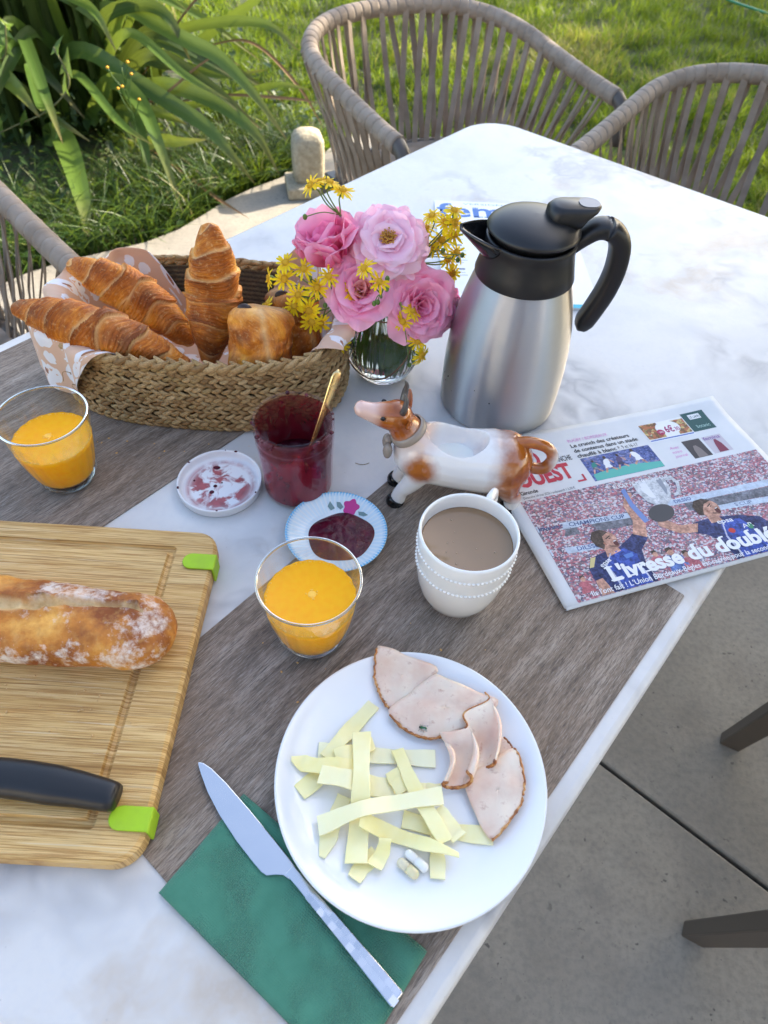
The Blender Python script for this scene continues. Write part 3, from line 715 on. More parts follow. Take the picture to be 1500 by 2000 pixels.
for k in range(22):                                          # jam drips on the rim
    a = random.uniform(0, 6.28); s = random.uniform(.0008, .0022); q = random.choice((.0400, .0411)); z = random.uniform(.088, .1015)
    rb.append(sphere((q*math.cos(a), q*math.sin(a), z), s*1.3, s*1.3, s*random.uniform(.6, 1.3), 8, 6))
obj('jam_drips', cat(rb), JR.m, jar, kind='stuff')

GOLD = Mat('brass', color=(.83, .60, .28), rough=.22, metal=1.0); co = GOLD.co((1, 1, 1)); GOLD.set('rough', GOLD.ramp(GOLD.noise(co, 60, 3), [(.3, .15), (.7, .33)]))
a0 = Vector(T(-.089, .492, .0345)); a1 = Vector(T(-.0548, .535, .134))
sp = []; P = np.array([a0+(a1-a0)*t for t in np.linspace(0, 1, 26)]); ax = (a1-a0).normalized()
P += np.array([ax.orthogonal()]).repeat(26, 0)*0
wd = np.interp(np.linspace(0, 1, 26), [0, .08, .3, .6, .8, .93, .985, 1], [.0018, .0020, .0022, .0034, .0046, .0050, .0038, .0012])
bowl = lathe([(0, -.006), (.006, -.0055), (.011, -.003), (.013, 0), (.012, .0004), (.010, -.002), (.005, -.0042), (0, -.0047)], 20)
bowl = ([(x*1.5, y, z) for x, y, z in bowl[0]], bowl[1])
ctr = (a0+a1)/2
spoon = thing('brass_spoon', 'brass teaspoon standing handle up in the jam jar', 'spoon', tuple(a0))
obj('handle', move(tube(P, wd, 12, flat=.24, upv=(.35, -.75, .55)), -a0), GOLD.m, spoon)
M4 = Matrix.Translation(Vector((-.004, -.005, -.012))) @ ax.to_track_quat('X', 'Z').to_matrix().to_4x4()
obj('bowl', xform(bowl, M4), GOLD.m, spoon)

LDW = Mat('lid_white', rough=.3); co = LDW.co(); wq = LDW.vadd(co, LDW.n('VectorMath', {0: LDW.noise(co, 60, 3, out='Color'), 1: (.012, .012, 0)}, operation='MULTIPLY').outputs[0])
rad = LDW.n('VectorMath', {0: co}, operation='LENGTH').outputs['Value']
b1 = LDW.math('MULTIPLY', LDW.ramp(LDW.noise(wq, 46, 4, .55, .8), [(.47, 0.), (.55, 1.)]), LDW.ramp(rad, [(.030, 1.), (.038, 0.)]))
ringm = LDW.math('MULTIPLY', LDW.ramp(rad, [(.0325, 0.), (.0345, .7), (.0375, .65), (.0395, 0.)]), LDW.ramp(LDW.noise(co, 55, 4), [(.34, 0.), (.5, 1.)]))
msk = LDW.math('MAXIMUM', b1, ringm)
LDW.set('color', LDW.mix(LDW.math('MULTIPLY', msk, .9), (.74, .74, .75), LDW.ramp(LDW.noise(co, 130, 3), [(.3, (.20, .006, .015)), (.7, (.40, .025, .035))])))
lid = thing('jar_lid', 'upturned white jar lid smeared with red jam', 'lid', T(-.181, .4855, .0003))
obj('shell', lathe([(0, 0), (.0415, 0), (.0440, .0012), (.0452, .0040), (.0454, .0100), (.0458, .0112), (.0456, .0124), (.0445, .0127), (.0436, .0120), (.0432, .0105), (.0430, .0050), (.0418, .0032), (.039, .0026), (.0372, .0033), (.0355, .0026), (.030, .0022), (0, .0022)], 96), LDW.m, lid)
js = []
for k in range(12):
    a = random.uniform(0, 6.28); q = random.choice((random.uniform(.004, .033), .0445)); z = .0024 if q < .04 else .0126; s = random.uniform(.0008, .0030 if q < .04 else .0016)
    js.append(sphere((q*math.cos(a), q*math.sin(a), z), s*random.uniform(.8, 1.6), s, s*.35, 9, 6))
obj('jam_specks', cat(js), JR.m, lid, kind='stuff')

# ---- small blue rimmed saucer with a pool of jam
SC = Mat('blue_white_glaze', rough=.14, coat=.3); co = SC.co(); s3 = SC.sep(co)
rad = SC.n('VectorMath', {0: SC.n('CombineXYZ', {0: s3[0], 1: s3[1]}).outputs[0]}, operation='LENGTH').outputs['Value']
ang = SC.math('ARCTAN2', s3[1], s3[0]); dots = SC.math('SINE', SC.math('MULTIPLY', ang, 96.0)); rib = SC.math('SINE', SC.math('MULTIPLY', ang, 56.0))
col = SC.mix(SC.ramp(rib, [(.0, .38), (.75, 0.)]), (.70, .78, .80), (.42, .66, .80))
rim = SC.math('MULTIPLY', SC.ramp(rad, [(.0488, 0.), (.0496, 1.)]), SC.ramp(dots, [(.2, .25), (.6, 1.)]))
col = SC.mix(SC.ramp(rad, [(.030, 0.), (.032, 1.)]), (.70, .80, .83), col)
col = SC.mix(rim, col, (.17, .48, .72)); SC.set('color', col)
saucer = thing('saucer', 'small fluted saucer with blue beaded edge holding jam', 'saucer', T(-.0475, .4255, MT))
def flute(a, i): return 1+.004*math.cos(56*a)*(1 if i in (8, 9, 10, 11) else 0)
obj('dish', lathe([(0, .003), (.026, .003), (.028, 0), (.031, 0), (.033, .004), (.046, .0085), (.0518, .0115), (.0526, .0125), (.0518, .0132), (.0490, .0118), (.042, .0090), (.034, .0062), (.030, .0054), (0, .0052)], 224, flute), SC.m, saucer)
bd = []
for k in range(96):
    a = 2*math.pi*k/96; bd.append(sphere((.0516*math.cos(a), .0516*math.sin(a), .0128), .0011, .0011, .0009, 6, 4))
obj('bead_edge', cat(bd), plain('bead_blue', (.20, .52, .78), .2), saucer, kind='stuff')
PK, LFc = plain('painted_pink', (.50, .03, .22), .25), plain('painted_leaf', (.16, .26, .26), .25)
def saucer_patch(pts, mat, nm):
    q = [(x, y, float(np.interp(math.hypot(x, y), [0, .03, .034, .042, .049, .0518], [.0052, .0054, .0062, .0090, .0118, .0132]))+.0005) for x, y in pts]
    obj(nm, (q, [tuple(range(len(q)))]), mat, saucer)
def blob(cx, cy_, rr, k=9, am=.16): return [(cx+rr*(1+am*math.cos(5*a))*math.cos(a), cy_+rr*(1+am*math.cos(5*a))*math.sin(a)) for a in [2*math.pi*i/30 for i in range(30)]]
saucer_patch(blob(.012, .036, .0082), PK, 'painted_flower')
saucer_patch([(.020, .031), (.026, .030), (.031, .026), (.026, .025), (.021, .027)], LFc, 'painted_leaf'); saucer_patch([(.004, .036), (.0, .041), (-.004, .041), (-.003, .036), (.001, .033)], LFc, 'painted_leaf'); saucer_patch([(-.005, .034), (-.011, .041), (-.013, .035), (-.009, .031)], LFc, 'painted_leaf')
# pool of jam
v_, f_ = grid(40, 60, lambda a, b: (0, 0, 0))
def pool(a, b):
    th = 2*math.pi*b; rr = .0325*(1+.05*math.sin(2*th+1)+.03*math.sin(5*th)); q = rr*a
    x, y = q*math.cos(th), q*math.sin(th)*1.02; h = .0052*(1-a**4)*(1+.35*nz(x, y, 0, 130, 2)*(1-a*a))
    rr2 = math.hypot(x+.0050, y-.003)
    base = float(np.interp(rr2, [0, .030, .034, .042, .049], [.0052, .0054, .0062, .0090, .0118]))
    return (x, y, base+.0003+h)
obj('jam_pool', grid(24, 72, pool), JR.m, loc=T(-.0475+.0050, .4255-.003, MT), label='glossy dark red jam spread on the small blue rimmed saucer', cat='jam')

# ---- vacuum jug
ST = Mat('brushed_steel', color=(.52, .52, .52), metal=1.0, rough=.38, aniso=.95)
tg = ST.n('Tangent', direction_type='RADIAL', axis='Z'); ST.nt.links.new(tg.outputs[0], ST.b.inputs['Tangent']); ST.b.inputs['Anisotropic Rotation'].default_value = .25
co = ST.co((.4, .4, 120)); br = ST.noise(co, 12, 3); ST.set('rough', ST.ramp(br, [(.3, .36), (.7, .48)]))
BP = Mat('black_plastic', color=(.012, .012, .013), rough=.38, spec=.45); co = BP.co(); BP.bump(BP.noise(co, 900, 2), .08, .0003); BP = BP.m
BPG = plain('glossy_black_plastic', (.010, .010, .011), .12)
jug = thing('coffee_jug', 'brushed steel vacuum jug with black lid and handle', 'vacuum jug', T(.132, .668, .0003))
obj('body', lathe([(0, 0), (.066, 0), (.0700, .0015), (.0712, .005), (.0718, .02), (.0722, .045), (.0718, .065), (.0700, .090), (.0664, .118), (.0615, .142), (.0560, .162), (.0525, .174), (.0515, .177), (0, .177)], 96), ST.m, jug)
obj('collar', lathe([(.050, .1755), (.0532, .1757), (.0535, .1775), (.0505, .190), (.0478, .203), (.0470, .211), (.0478, .2165), (.0470, .218), (.044, .218), (.044, .2135), (0, .2135)], 80), BP, jug)
# pouring lip on the flower side
def spout(a, b):
    th = R(180)+(b-.5)*R(80)*(1-.82*a**1.2); q = .0462+.030*a; lift = .008*a
    x, y = q*math.cos(th), q*math.sin(th)*(1-.25*a)
    return (x, y, .2175+lift)
def spout_low(a, b):
    th = R(180)+(b-.5)*R(80)*(1-.86*a**1.2); q = .0468+.0292*a
    x, y = q*math.cos(th), q*math.sin(th)*(1-.25*a); e = 1-(2*b-1)**2
    return (x, y, .2175+.008*a-(.020*(1-a)**1.1+.0035)*e**.6)
sl = grid(14, 25, spout_low)
o = obj('spout', sl, BPG, jug); mod_solid(o, .0022, 1)
obj('lid', lathe([(0, .2155), (.040, .2155), (.0425, .2190), (.0455, .2225), (.0480, .2245), (.0482, .2262), (.0468, .2285), (.0420, .2325), (.034, .2362), (.022, .2392), (.010, .2405), (0, .2408)], 80), BP, jug)
lev = obj('lever', loops([[(x, y, z) for x, y in rrect(a0_, a1_, -hw, hw, rd, 5)] for a0_, a1_, hw, rd, z in ((.012, .047, .0165, .010, .2325), (.010, .052, .0165, .011, .2400), (.010, .060, .0158, .012, .2465), (.013, .0625, .0140, .012, .2505), (.016, .0615, .0125, .011, .2518))]), BP, jug)
obj('thumb_pad', prism(rrect(.040, .0605, -.0095, .0095, .008, 6), .2516, .2526), plain('grey_gloss', (.16, .16, .165), .12), lev, smooth=False)
hp = smooth_path([(.040, 0, .205), (.052, 0, .2165), (.066, 0, .2260), (.082, 0, .2245), (.094, 0, .2110), (.0985, 0, .186), (.0965, 0, .160), (.090, 0, .136), (.083, 0, .116), (.0785, 0, .104)], 60)
hw = np.interp(np.linspace(0, 1, 60), [0, .15, .4, .7, .88, .96, 1], [.0130, .0135, .0135, .0130, .0125, .0095, .0030])
obj('handle', tube(hp, hw, 20, flat=np.interp(np.linspace(0, 1, 60), [0, .1, .3, .7, .9, 1], [.55, .58, .78, .85, .85, .7]), upv=(-1, .0, .25), power=.75), BP, jug)
if False: obj('handle_insert', tube(np.array([(.0835+.0, 0, .134)+np.array((-.0125, 0, 0)), (.0765-.010, 0, .118), (.0725-.0055, 0, .108)]), [.003, .0095, .003], 12, flat=.25, upv=(-1, 0, .25)), BPG, jug)
jug.rotation_euler = (0, 0, R(6))
dr = []
for k in range(6):
    a = R(random.uniform(185, 250)); z = random.uniform(.012, .06); q = float(np.interp(z, [.0, .02, .045, .065], [.071, .0718, .0722, .0718])); s = random.uniform(.0004, .0010)
    dr.append(sphere((q*math.cos(a), q*math.sin(a), z), s, s, s*1.3, 6, 5))
obj('coffee_drops', cat(dr), plain('coffee_drop', (.02, .012, .008), .1), jug, kind='stuff')

# ============================================================ COW CREAMER
def bake(o, del_objs=()):
    dg = bpy.context.evaluated_depsgraph_get(); dg.update()
    me = bpy.data.meshes.new_from_object(o.evaluated_get(dg))
    for q in (o, *del_objs): bpy.data.objects.remove(q, do_unlink=True)
    return me
def blobs(parts, voxel, smooth=6):
    t = obj('temp', cat(parts), None)
    m = t.modifiers.new('r', 'REMESH'); m.mode = 'VOXEL'; m.voxel_size = voxel; m.use_smooth_shade = True
    s = t.modifiers.new('s', 'SMOOTH'); s.iterations = smooth; s.factor = .5
    return t
def chain(pts, rads, n=20, k=16): return tube(smooth_path(pts, n), np.interp(np.linspace(0, 1, n), np.linspace(0, 1, len(rads)), rads), k)
CW = Mat('painted_cow_glaze', rough=.10, coat=.5, coatr=.03); co = CW.co()
def near(c, rad, soft):
    d = CW.n('VectorMath', {0: co, 1: c}, operation='DISTANCE').outputs['Value']; d = CW.math('ADD', d, CW.math('MULTIPLY', CW.math('SUBTRACT', CW.noise(co, 55, 3), .5), .010))
    return CW.ramp(d, [(max(0, rad-soft), 1.), (rad+soft, 0.)])
mask = near((-.066, .0, .112), .0265, .006)
for c, q in (((-.040, -.030, .064), .0165), ((-.040, .030, .066), .016), ((.060, 0, .054), .040), ((.072, 0, .075), .028)):
    mask = CW.math('MAXIMUM', mask, near(c, q, .0055))
pink = near((-.100, 0, .119), .017, .008); neckt = near((-.046, 0, .090), .022, .012)
col = CW.mix(CW.math('MULTIPLY', neckt, .6), (.78, .755, .72), (.56, .20, .05)); col = CW.mix(mask, col, CW.ramp(CW.noise(co, 40, 3), [(.3, (.26, .060, .008)), (.7, (.48, .150, .020))]))
col = CW.mix(pink, col, (.72, .47, .38)); CW.set('color', col)
body = [chain([(-.055, 0, .062), (-.030, 0, .064), (.005, 0, .057), (.040, 0, .056), (.062, 0, .058)], [.018, .033, .0325, .035, .022], 24, 22),
        sphere((-.040, 0, .065), .028, .029, .030, 18, 12), sphere((.050, 0, .057), .030, .033, .034, 18, 12),
        chain([(-.040, 0, .074), (-.054, 0, .092), (-.064, 0, .108)], [.0250, .0175, .0145]),
        chain([(-.062, 0, .112), (-.076, 0, .1115), (-.091, 0, .1145), (-.1015, 0, .1180)], [.0160, .0146, .0098, .0082]),
        sphere((-.066, 0, .112), .0160, .0165, .0160, 14, 10), sphere((-.101, 0, .1180), .0080, .0096, .0080, 12, 8)]
for sy in (-1, 1):
    body.append(chain([(-.036, sy*.014, .052), (-.046, sy*.0155, .032), (-.055, sy*.015, .018), (-.059, sy*.015, .004)], [.0150, .0105, .0080, .0088]))
    body.append(chain([(.052, sy*.016, .050), (.058, sy*.0175, .030), (.066, sy*.016, .018), (.063, sy*.016, .004)], [.0190, .0120, .0082, .0088]))
tmp = blobs(body, .0017, 6); body_me = bake(tmp)
solid = obj('temp_body', body_me); cut = obj('temp_cut', xform(sphere((0, 0, 0), .0335, .0245, .044, 40, 24), Matrix.Translation((-.002, -.001, .102)) @ Matrix.Rotation(R(5), 4, 'Y')))
bm_ = solid.modifiers.new('b', 'BOOLEAN'); bm_.operation = 'DIFFERENCE'; bm_.object = cut; bm_.solver = 'EXACT'
cow_me = bake(solid, (cut,)); cow_me.materials.clear(); cow_me.materials.append(CW.m)
cow_me.polygons.foreach_set('use_smooth', [True]*len(cow_me.polygons))
cow = thing('cow_creamer', 'brown and white china cow creamer with looped tail handle', 'creamer', T(.072, .497, MT), R(1))
cb_ = obj('body', cow_me, None, cow)
s_ = cb_.modifiers.new('s', 'SMOOTH'); s_.iterations = 3; s_.factor = .5
EAR = plain('brown_ear_glaze', (.30, .075, .012), .15)
HN = plain('grey_horn_glaze', (.085, .08, .075), .15); HF = plain('black_hoof_glaze', (.008, .008, .008), .12); BW = plain('taupe_bow_glaze', (.30, .25, .20), .25)
MK = plain('milk', (.78, .77, .72), .18, sss=.2)
obj('milk', ([(-.002+.0205*math.cos(a), .0150*math.sin(a), .0665) for a in [2*math.pi*k/40 for k in range(40)]], [tuple(range(40))]), MK, cow)
for sy in (-1, 1):
    obj('horn', chain([(-.061, sy*.008, .122), (-.0595, sy*.0125, .132), (-.0585, sy*.0115, .141), (-.0605, sy*.0095, .1475)], [.0036, .0032, .0022, .0008], 12, 10), HN, cow)
    e = sphere((0, 0, 0), .0045, .0135, .0022, 12, 8)
    obj('ear', xform(e, Matrix.Translation((-.0545, sy*.0175, .116)) @ Matrix.Rotation(sy*R(28), 4, 'X') @ Matrix.Rotation(R(-50), 4, 'Y')), EAR, cow)
    obj('eye', sphere((-.0795, sy*.0130, .1180), .0026, .0018, .0024, 10, 8), HF, cow)
    for hx_ in (-.0605, .0635): obj('hoof', chain([(hx_, sy*.0155, .0), (hx_-.0005, sy*.0155, .004), (hx_+.001, sy*.0155, .0078)], [.0100, .0101, .0086], 8, 14), HF, cow)
obj('tail_handle', chain([(.058, 0, .083), (.072, .0, .086), (.090, 0, .080), (.0985, 0, .066), (.093, -.002, .053), (.080, -.002, .052), (.070, 0, .060)], [.0075, .0062, .0060, .0062, .0066, .0062, .0070], 40, 14), CW.m, cow)
nb = xform(lathe([(.0180, -.0045), (.0196, -.0035), (.0199, 0), (.0193, .0035), (.0172, .0045)], 36), Matrix.Translation((-.0535, 0, .0925)) @ Matrix.Rotation(R(-34), 4, 'Y'))
nb = (nb[0], [f for f in nb[1] if len(f) == 4])
bw = obj('ribbon', nb, BW, cow)
obj('bow', cat([sphere((-.073, -.012, .0745), .005, .0062, .0095, 12, 8), sphere((-.074, .004, .0725), .005, .0062, .0095, 12, 8), sphere((-.0725, -.004, .0815), .0044, .0042, .0042, 10, 8)]), BW, bw)

# ============================================================ NAPKIN, TABLE KNIFE
NP = Mat('green_paper', rough=.9, sheen=.2); co = NP.co(); d = NP.vor(NP.co((1, 1, 1)), 620, rnd=.25)
NP.set('color', NP.ramp(NP.noise(co, 40, 4), [(.3, (.048, .19, .118)), (.7, (.066, .235, .15))])); NP.bump(NP.math('MULTIPLY', NP.ramp(d, [(.2, 0.), (.5, 1.)]), NP.ramp(NP.noise(co, 22, 2), [(.42, .1), (.6, 1.)])), .9, .0012)
nap = thing('paper_napkin', 'folded dark green paper napkin under the table knife and plate edge', 'napkin', T(-.143, .091, MT), R(-33.4))
NL, NW_ = .176, .087
for k in range(5):
    sh = .0006*k; l1 = NL-.0016*(4-k)*(1 if k % 2 else .6)
    def lay(a, b, k=k, l1=l1):
        x = l1*a; y = NW_*b; w = .0009*nz(x, y, k, 24, k*.3)+.00035*nz(x, y, k, 70, 5)
        return (x, y+(.0009*math.sin(k*2.3))*a, .0002+.00042*k+abs(w))
    o = obj('fold', grid(30, 18, lay), NP.m, nap); mod_solid(o, .0003, -1)

STL = Mat('cutlery_steel', color=(.62, .62, .63), metal=1.0, rough=.16); co = STL.co(); STL.set('rough', STL.ramp(STL.noise(co, 50, 4), [(.3, .12), (.7, .24)]))
kn = thing('table_knife', 'steel table knife with chequered handle lying on the green napkin', 'knife', T(-.136, .185, MT+.0031), R(-41.2))
bl = [(.0002, .0), (.004, .0026), (.012, .0046), (.030, .0060), (.060, .0063), (.090, .0060), (.110, .0054), (.118, .0050), (.118, -.0035), (.112, -.0050), (.108, -.0085), (.1035, -.0138), (.099, -.0150), (.090, -.0152), (.070, -.0148), (.045, -.0125), (.025, -.0088), (.010, -.0042), (.002, -.0012)]
o = obj('blade', prism(bl, 0, .0016), STL.m, kn, smooth=False); mod_bevel(o, .0006, 2, 30)
hd = loops([[(x, y, z) for y, z in ((-h, 0), (h2, 0), (h2, t), (-h, t))] for x, h, h2, t in ((.112, .0034, .0050, .0017), (.124, .0033, .0046, .0038), (.150, .0040, .0049, .0048), (.190, .0050, .0054, .0052), (.2225, .0060, .0058, .0050), (.2235, .0056, .0054, .0046))])
o = obj('handle', hd, STL.m, kn, smooth=False); mod_bevel(o, .0008, 2, 30)
def tilt_box(x0, x1, y0, y1, z0, z1):
    v, f = box(x0, x1, y0, y1, z0, z1); a, b = random.uniform(-.10, .10), random.uniform(-.10, .10); xm, ym = (x0+x1)/2, (y0+y1)/2
    return [(x, y, z+(a*(x-xm)+b*(y-ym) if z == z1 else 0)) for x, y, z in v], f
for k in range(15):
    x0 = .132+.0060*k
    for j in (0, 1):
        y0, y1 = ((-.0038-.0013*k/15, .0002) if j else (.0005, .0042+.0009*k/15)); xo = x0+(.003 if j else 0); t = float(np.interp(xo, [.124, .150, .190, .2225], [.0038, .0048, .0052, .0050]))
        obj('tile', tilt_box(xo, xo+.0053, y0, y1, t-.0004, t+.0004), STL.m, o, smooth=False)

# ============================================================ BAMBOO BOARD, BAGUETTE, BREAD KNIFE
BM = Mat('bamboo', rough=.5, spec=.35)
cx_ = BM.co((.35, 16, 1)); cf = BM.co((1.2, 75, 1)); c0 = BM.co(); s3 = BM.sep(c0)
st = BM.noise(cx_, 9, 4, .6); fine = BM.noise(cf, 16, 4, .65)
col = BM.ramp(st, [(.3, (.46, .26, .075)), (.45, (.60, .37, .125)), (.6, (.70, .47, .19)), (.75, (.55, .31, .09))])
col = BM.mix(BM.ramp(fine, [(.40, .8), (.52, 0.)]), col, (.34, .16, .04)); col = BM.mix(BM.ramp(fine, [(.56, 0.), (.70, .6)]), col, (.80, .60, .33))
lam = BM.n('TexBrick', {'Vector': BM.co((1, 1, 1), loc=(.13, .02, 0)), 'Color1': (.9, .9, .9, 1), 'Color2': (1.12, 1.1, 1.05, 1), 'Mortar': (.55, .5, .45, 1), 'Scale': 1.0, 'Mortar Size': .0004, 'Brick Width': .9, 'Row Height': .0215}, offset=.5).outputs[0]
col = BM.mix(.55, col, lam, 'MULTIPLY')
kv = BM.vor(BM.co((1, .7, 1)), 13); kn_ = BM.math('MULTIPLY', BM.ramp(kv, [(.02, .7), (.12, 0.)]), BM.ramp(BM.noise(c0, 5, 2), [(.45, 0.), (.55, 1.)]))
col = BM.mix(kn_, col, (.17, .07, .022))
# knife scars, in several directions
sc = None
for rot, s in ((1.45, 34), (1.62, 30), (1.05, 22), (.35, 16)):
    w = BM.noise(BM.co((1, 55, 1), (0, 0, rot)), s*.5, 2, .5); m_ = BM.ramp(w, [(.685, 0.), (.71, 1.)]); sc = m_ if sc is None else BM.math('MAXIMUM', sc, m_)
sc = BM.math('MULTIPLY', sc, BM.ramp(BM.noise(c0, 9, 2), [(.4, .0), (.6, .7)]))
col = BM.mix(sc, col, (.72, .56, .33)); BM.set('color', col); BM.bump(BM.math('SUBTRACT', fine, BM.math('MULTIPLY', sc, .8)), .3, .0008)
BX0, BX1, BY0, BY1, BT = -.60, -.160, .101, .404, .020
board = thing('cutting_board', 'bamboo cutting board with juice groove and lime green grips', 'cutting board', T((BX0+BX1)/2, (BY0+BY1)/2, MT), R(.7))
bw_, bh_ = (BX1-BX0)/2, (BY1-BY0)/2
def bl_(d, z, rad): return [(x, y, z) for x, y in rrect(-bw_+d, bw_-d, -bh_+d, bh_-d, rad, 8)]
def gl_(d, z): return [(x, y, z) for x, y in rrect(-bw_+.03+d, bw_-.038-d, -bh_+.022+d, bh_-.021-d, max(.0008, .004-d*.3), 8)]
bo = obj('slab', loops([bl_(.003, 0, .020), bl_(0, .003, .023), bl_(0, BT-.003, .023), bl_(.003, BT, .020), gl_(0, BT), gl_(.0012, BT-.0034), gl_(.0040, BT-.0048), gl_(.0066, BT-.0034), gl_(.0080, BT)]), BM.m, board, smooth=False)
GR = Mat('lime_rubber', rough=.6); co = GR.co(); GR.set('color', GR.mix(GR.ramp(GR.noise(co, 45, 5, .6), [(.45, 0.), (.75, .5)]), (.36, .58, .010), (.27, .40, .03)))
for yc in (.366, .132):
    y0 = yc-(BY0+BY1)/2; q = bw_
    topo = [(q+.0022, y0-.0088), (q+.0022, y0+.0088)]+[(q-.018+.009*math.cos(a)*1.0-.002, y0+.0088*math.sin(a)) for a in np.linspace(math.pi/2, 3*math.pi/2, 12)]
    g1 = prism(topo, BT+.0002, BT+.0026); g2 = box(q+.0003, q+.0026, y0-.0091, y0+.0091, .0018, BT+.0022)
    o = obj('grip', cat([g1, g2]), GR.m, board, smooth=False); mod_bevel(o, .0009, 2)

BG = Mat('baguette_crust', rough=.55, spec=.35); co = BG.co(); cr = BG.attr('crumb'); up_ = BG.attr('dark')
n1 = BG.noise(co, 22, 6, .65); n2 = BG.noise(co, 130, 4, .6); f1 = BG.noise(co, 17, 5, .6); f2 = BG.noise(co, 190, 3, .7)
mx = BG.math('ADD', n1, BG.math('MULTIPLY', up_, .34))
col = BG.ramp(mx, [(.30, (.88, .58, .20)), (.46, (.78, .40, .08)), (.60, (.54, .20, .028)), (.78, (.25, .068, .012))])
col = BG.mix(BG.ramp(n2, [(.5, 0.), (.72, .5)]), col, (.60, .32, .09))
fl_ = BG.math('MULTIPLY', BG.ramp(BG.math('ADD', f1, BG.math('MULTIPLY', f2, .38)), [(.75, 0.), (.88, .85)]), BG.math('SUBTRACT', 1.0, cr)); fl_ = BG.math('MULTIPLY', fl_, BG.attr('flour'))
col = BG.mix(fl_, col, (.82, .76, .68))
col = BG.mix(cr, col, BG.ramp(n2, [(.3, (.56, .33, .11)), (.6, (.76, .54, .26))])); BG.set('color', col)
BG.bump(BG.math('ADD', BG.math('MULTIPLY', n2, .5), n1), .55, .004)
V, F, A1, A2, A3 = [], [], [], [], []
nl, na = 240, 96; BL_ = .43
for i in range(nl):
    t = i/(nl-1); x = -BL_/2+BL_*t
    e = min(1, max(0, 1-((max(0, t-.90)/.10)**2)))**.5*min(1, max(0, 1-((max(0, .07-t)/.07)**2)))**.5
    for k in range(na):
        a = 2*math.pi*k/na; ca, sa = math.cos(a), math.sin(a)
        hw_ = .0365*e*(1+.05*math.sin(x*30)+.03*math.sin(x*71)); hh = .0255*e*(1+.05*math.sin(x*23+1))
        y, z = hw_*math.copysign(abs(ca)**.82, ca), hh*math.copysign(abs(sa)**.9, sa)
        if z < 0: z *= .80
        sl_ = 0.0; cxr = 0.0
        seg = (x*100) % 1
        a_mid = 1.42+.16*math.sin(x*26)+.9*max(0, t-.80)         # slash along the top
        wdt = .135*(max(0, math.sin(math.pi*min(1, max(0, (t-.03)/.91))))**.4)
        dd = abs(a-a_mid)
        if wdt > 0 and dd < wdt*2.2:
            cx1 = max(0, 1-(dd/wdt)**2); sl_ = -.0090*cx1*(.5+.9*abs(nz(x, 0, 0, 34)))
            ear = math.exp(-((dd-wdt*1.15)/.065)**2); sl_ += (.0078 if a < a_mid else .0045)*ear*(.6+.9*nz(x, a, 0, 40)); cxr = min(1, max(0, 1.25*cx1-.12+.35*nz(x, a*.02, 0, 120)))
        ns = .0018*nz(x, y, z, 40)+.0012*nz(x, y, z, 95)+.0006*nz(x, y, z, 210)
        q = 1+(sl_+ns)/max(.006, math.hypot(y, z)); V.append((x, y*q, z*q+.0205)); A1.append(cxr)
        A2.append(min(1, max(0, .35+.5*nz(x, a*.05, 0, 14, 4)+.35*math.exp(-((a-.9)/.4)**2)*0+.5*max(0, t-.8)*3+.3*math.exp(-((dd-wdt*1.25)/.16)**2)))); A3.append(1.0 if math.pi < a or a > 2.2 else (.75+.25*(1-t)))
F = [(i*na+k, i*na+(k+1) % na, (i+1)*na+(k+1) % na, (i+1)*na+k) for i in range(nl-1) for k in range(na)]
F += [tuple(range(na-1, -1, -1)), tuple((nl-1)*na+k for k in range(na))]
# turn so that the slash leans to the far side of the board
obj('baguette', (V, F), BG.m, loc=T(-.385, .283, MT+BT+.0005), rot=(0, 0, R(-1.5)), label='crusty floured baguette with split top lying on the bamboo board', cat='baguette', attr={'crumb': A1, 'dark': A2, 'flour': A3})

crb = []
for k in range(90):
    x, y = random.gauss(-.26, .06), random.gauss(.235, .035)
    if y > .245 or y < .12 or x > -.175: continue
    s = random.uniform(.0004, .0013); crb.append(xform(sphere((0, 0, 0), s, s*.7, s*.6, 6, 4), Matrix.Translation((x+.385, y-.283, s*.5)) @ Matrix.Rotation(random.uniform(0, 3), 4, 'Z')))
obj('bread_crumbs', cat(crb), plain('crumb', (.62, .40, .18), .8), loc=T(-.385, .283, MT+BT+.0002), label='scattered bread crumbs on the bamboo board beside the baguette', cat='crumbs', kind='stuff')
bkn = thing('bread_knife', 'kitchen knife with thick black handle lying across the bamboo board', 'knife', T(-.182, .1475, MT+BT+.0005), R(-3))
n_ = 40; xs = np.linspace(0, -.13, n_); hw_ = np.interp(-xs, [0, .004, .015, .05, .09, .13], [.0092, .0108, .0116, .0142, .0140, .0120]); yo = np.interp(-xs, [0, .03, .07, .13], [-.002, .0005, .002, .0015])
P = np.stack([xs, yo, np.full(n_, .0118)], -1)
obj('handle', tube(P, hw_, 24, flat=.80, upv=(0, 0, 1), power=.82), BP, bkn)
o = obj('blade', prism([(-.128, -.010), (-.128, .012), (-.30, .012), (-.335, .002), (-.33, -.008), (-.30, -.014)], .0105, .0125), STL.m, bkn, smooth=False); mod_bevel(o, .0005, 1)

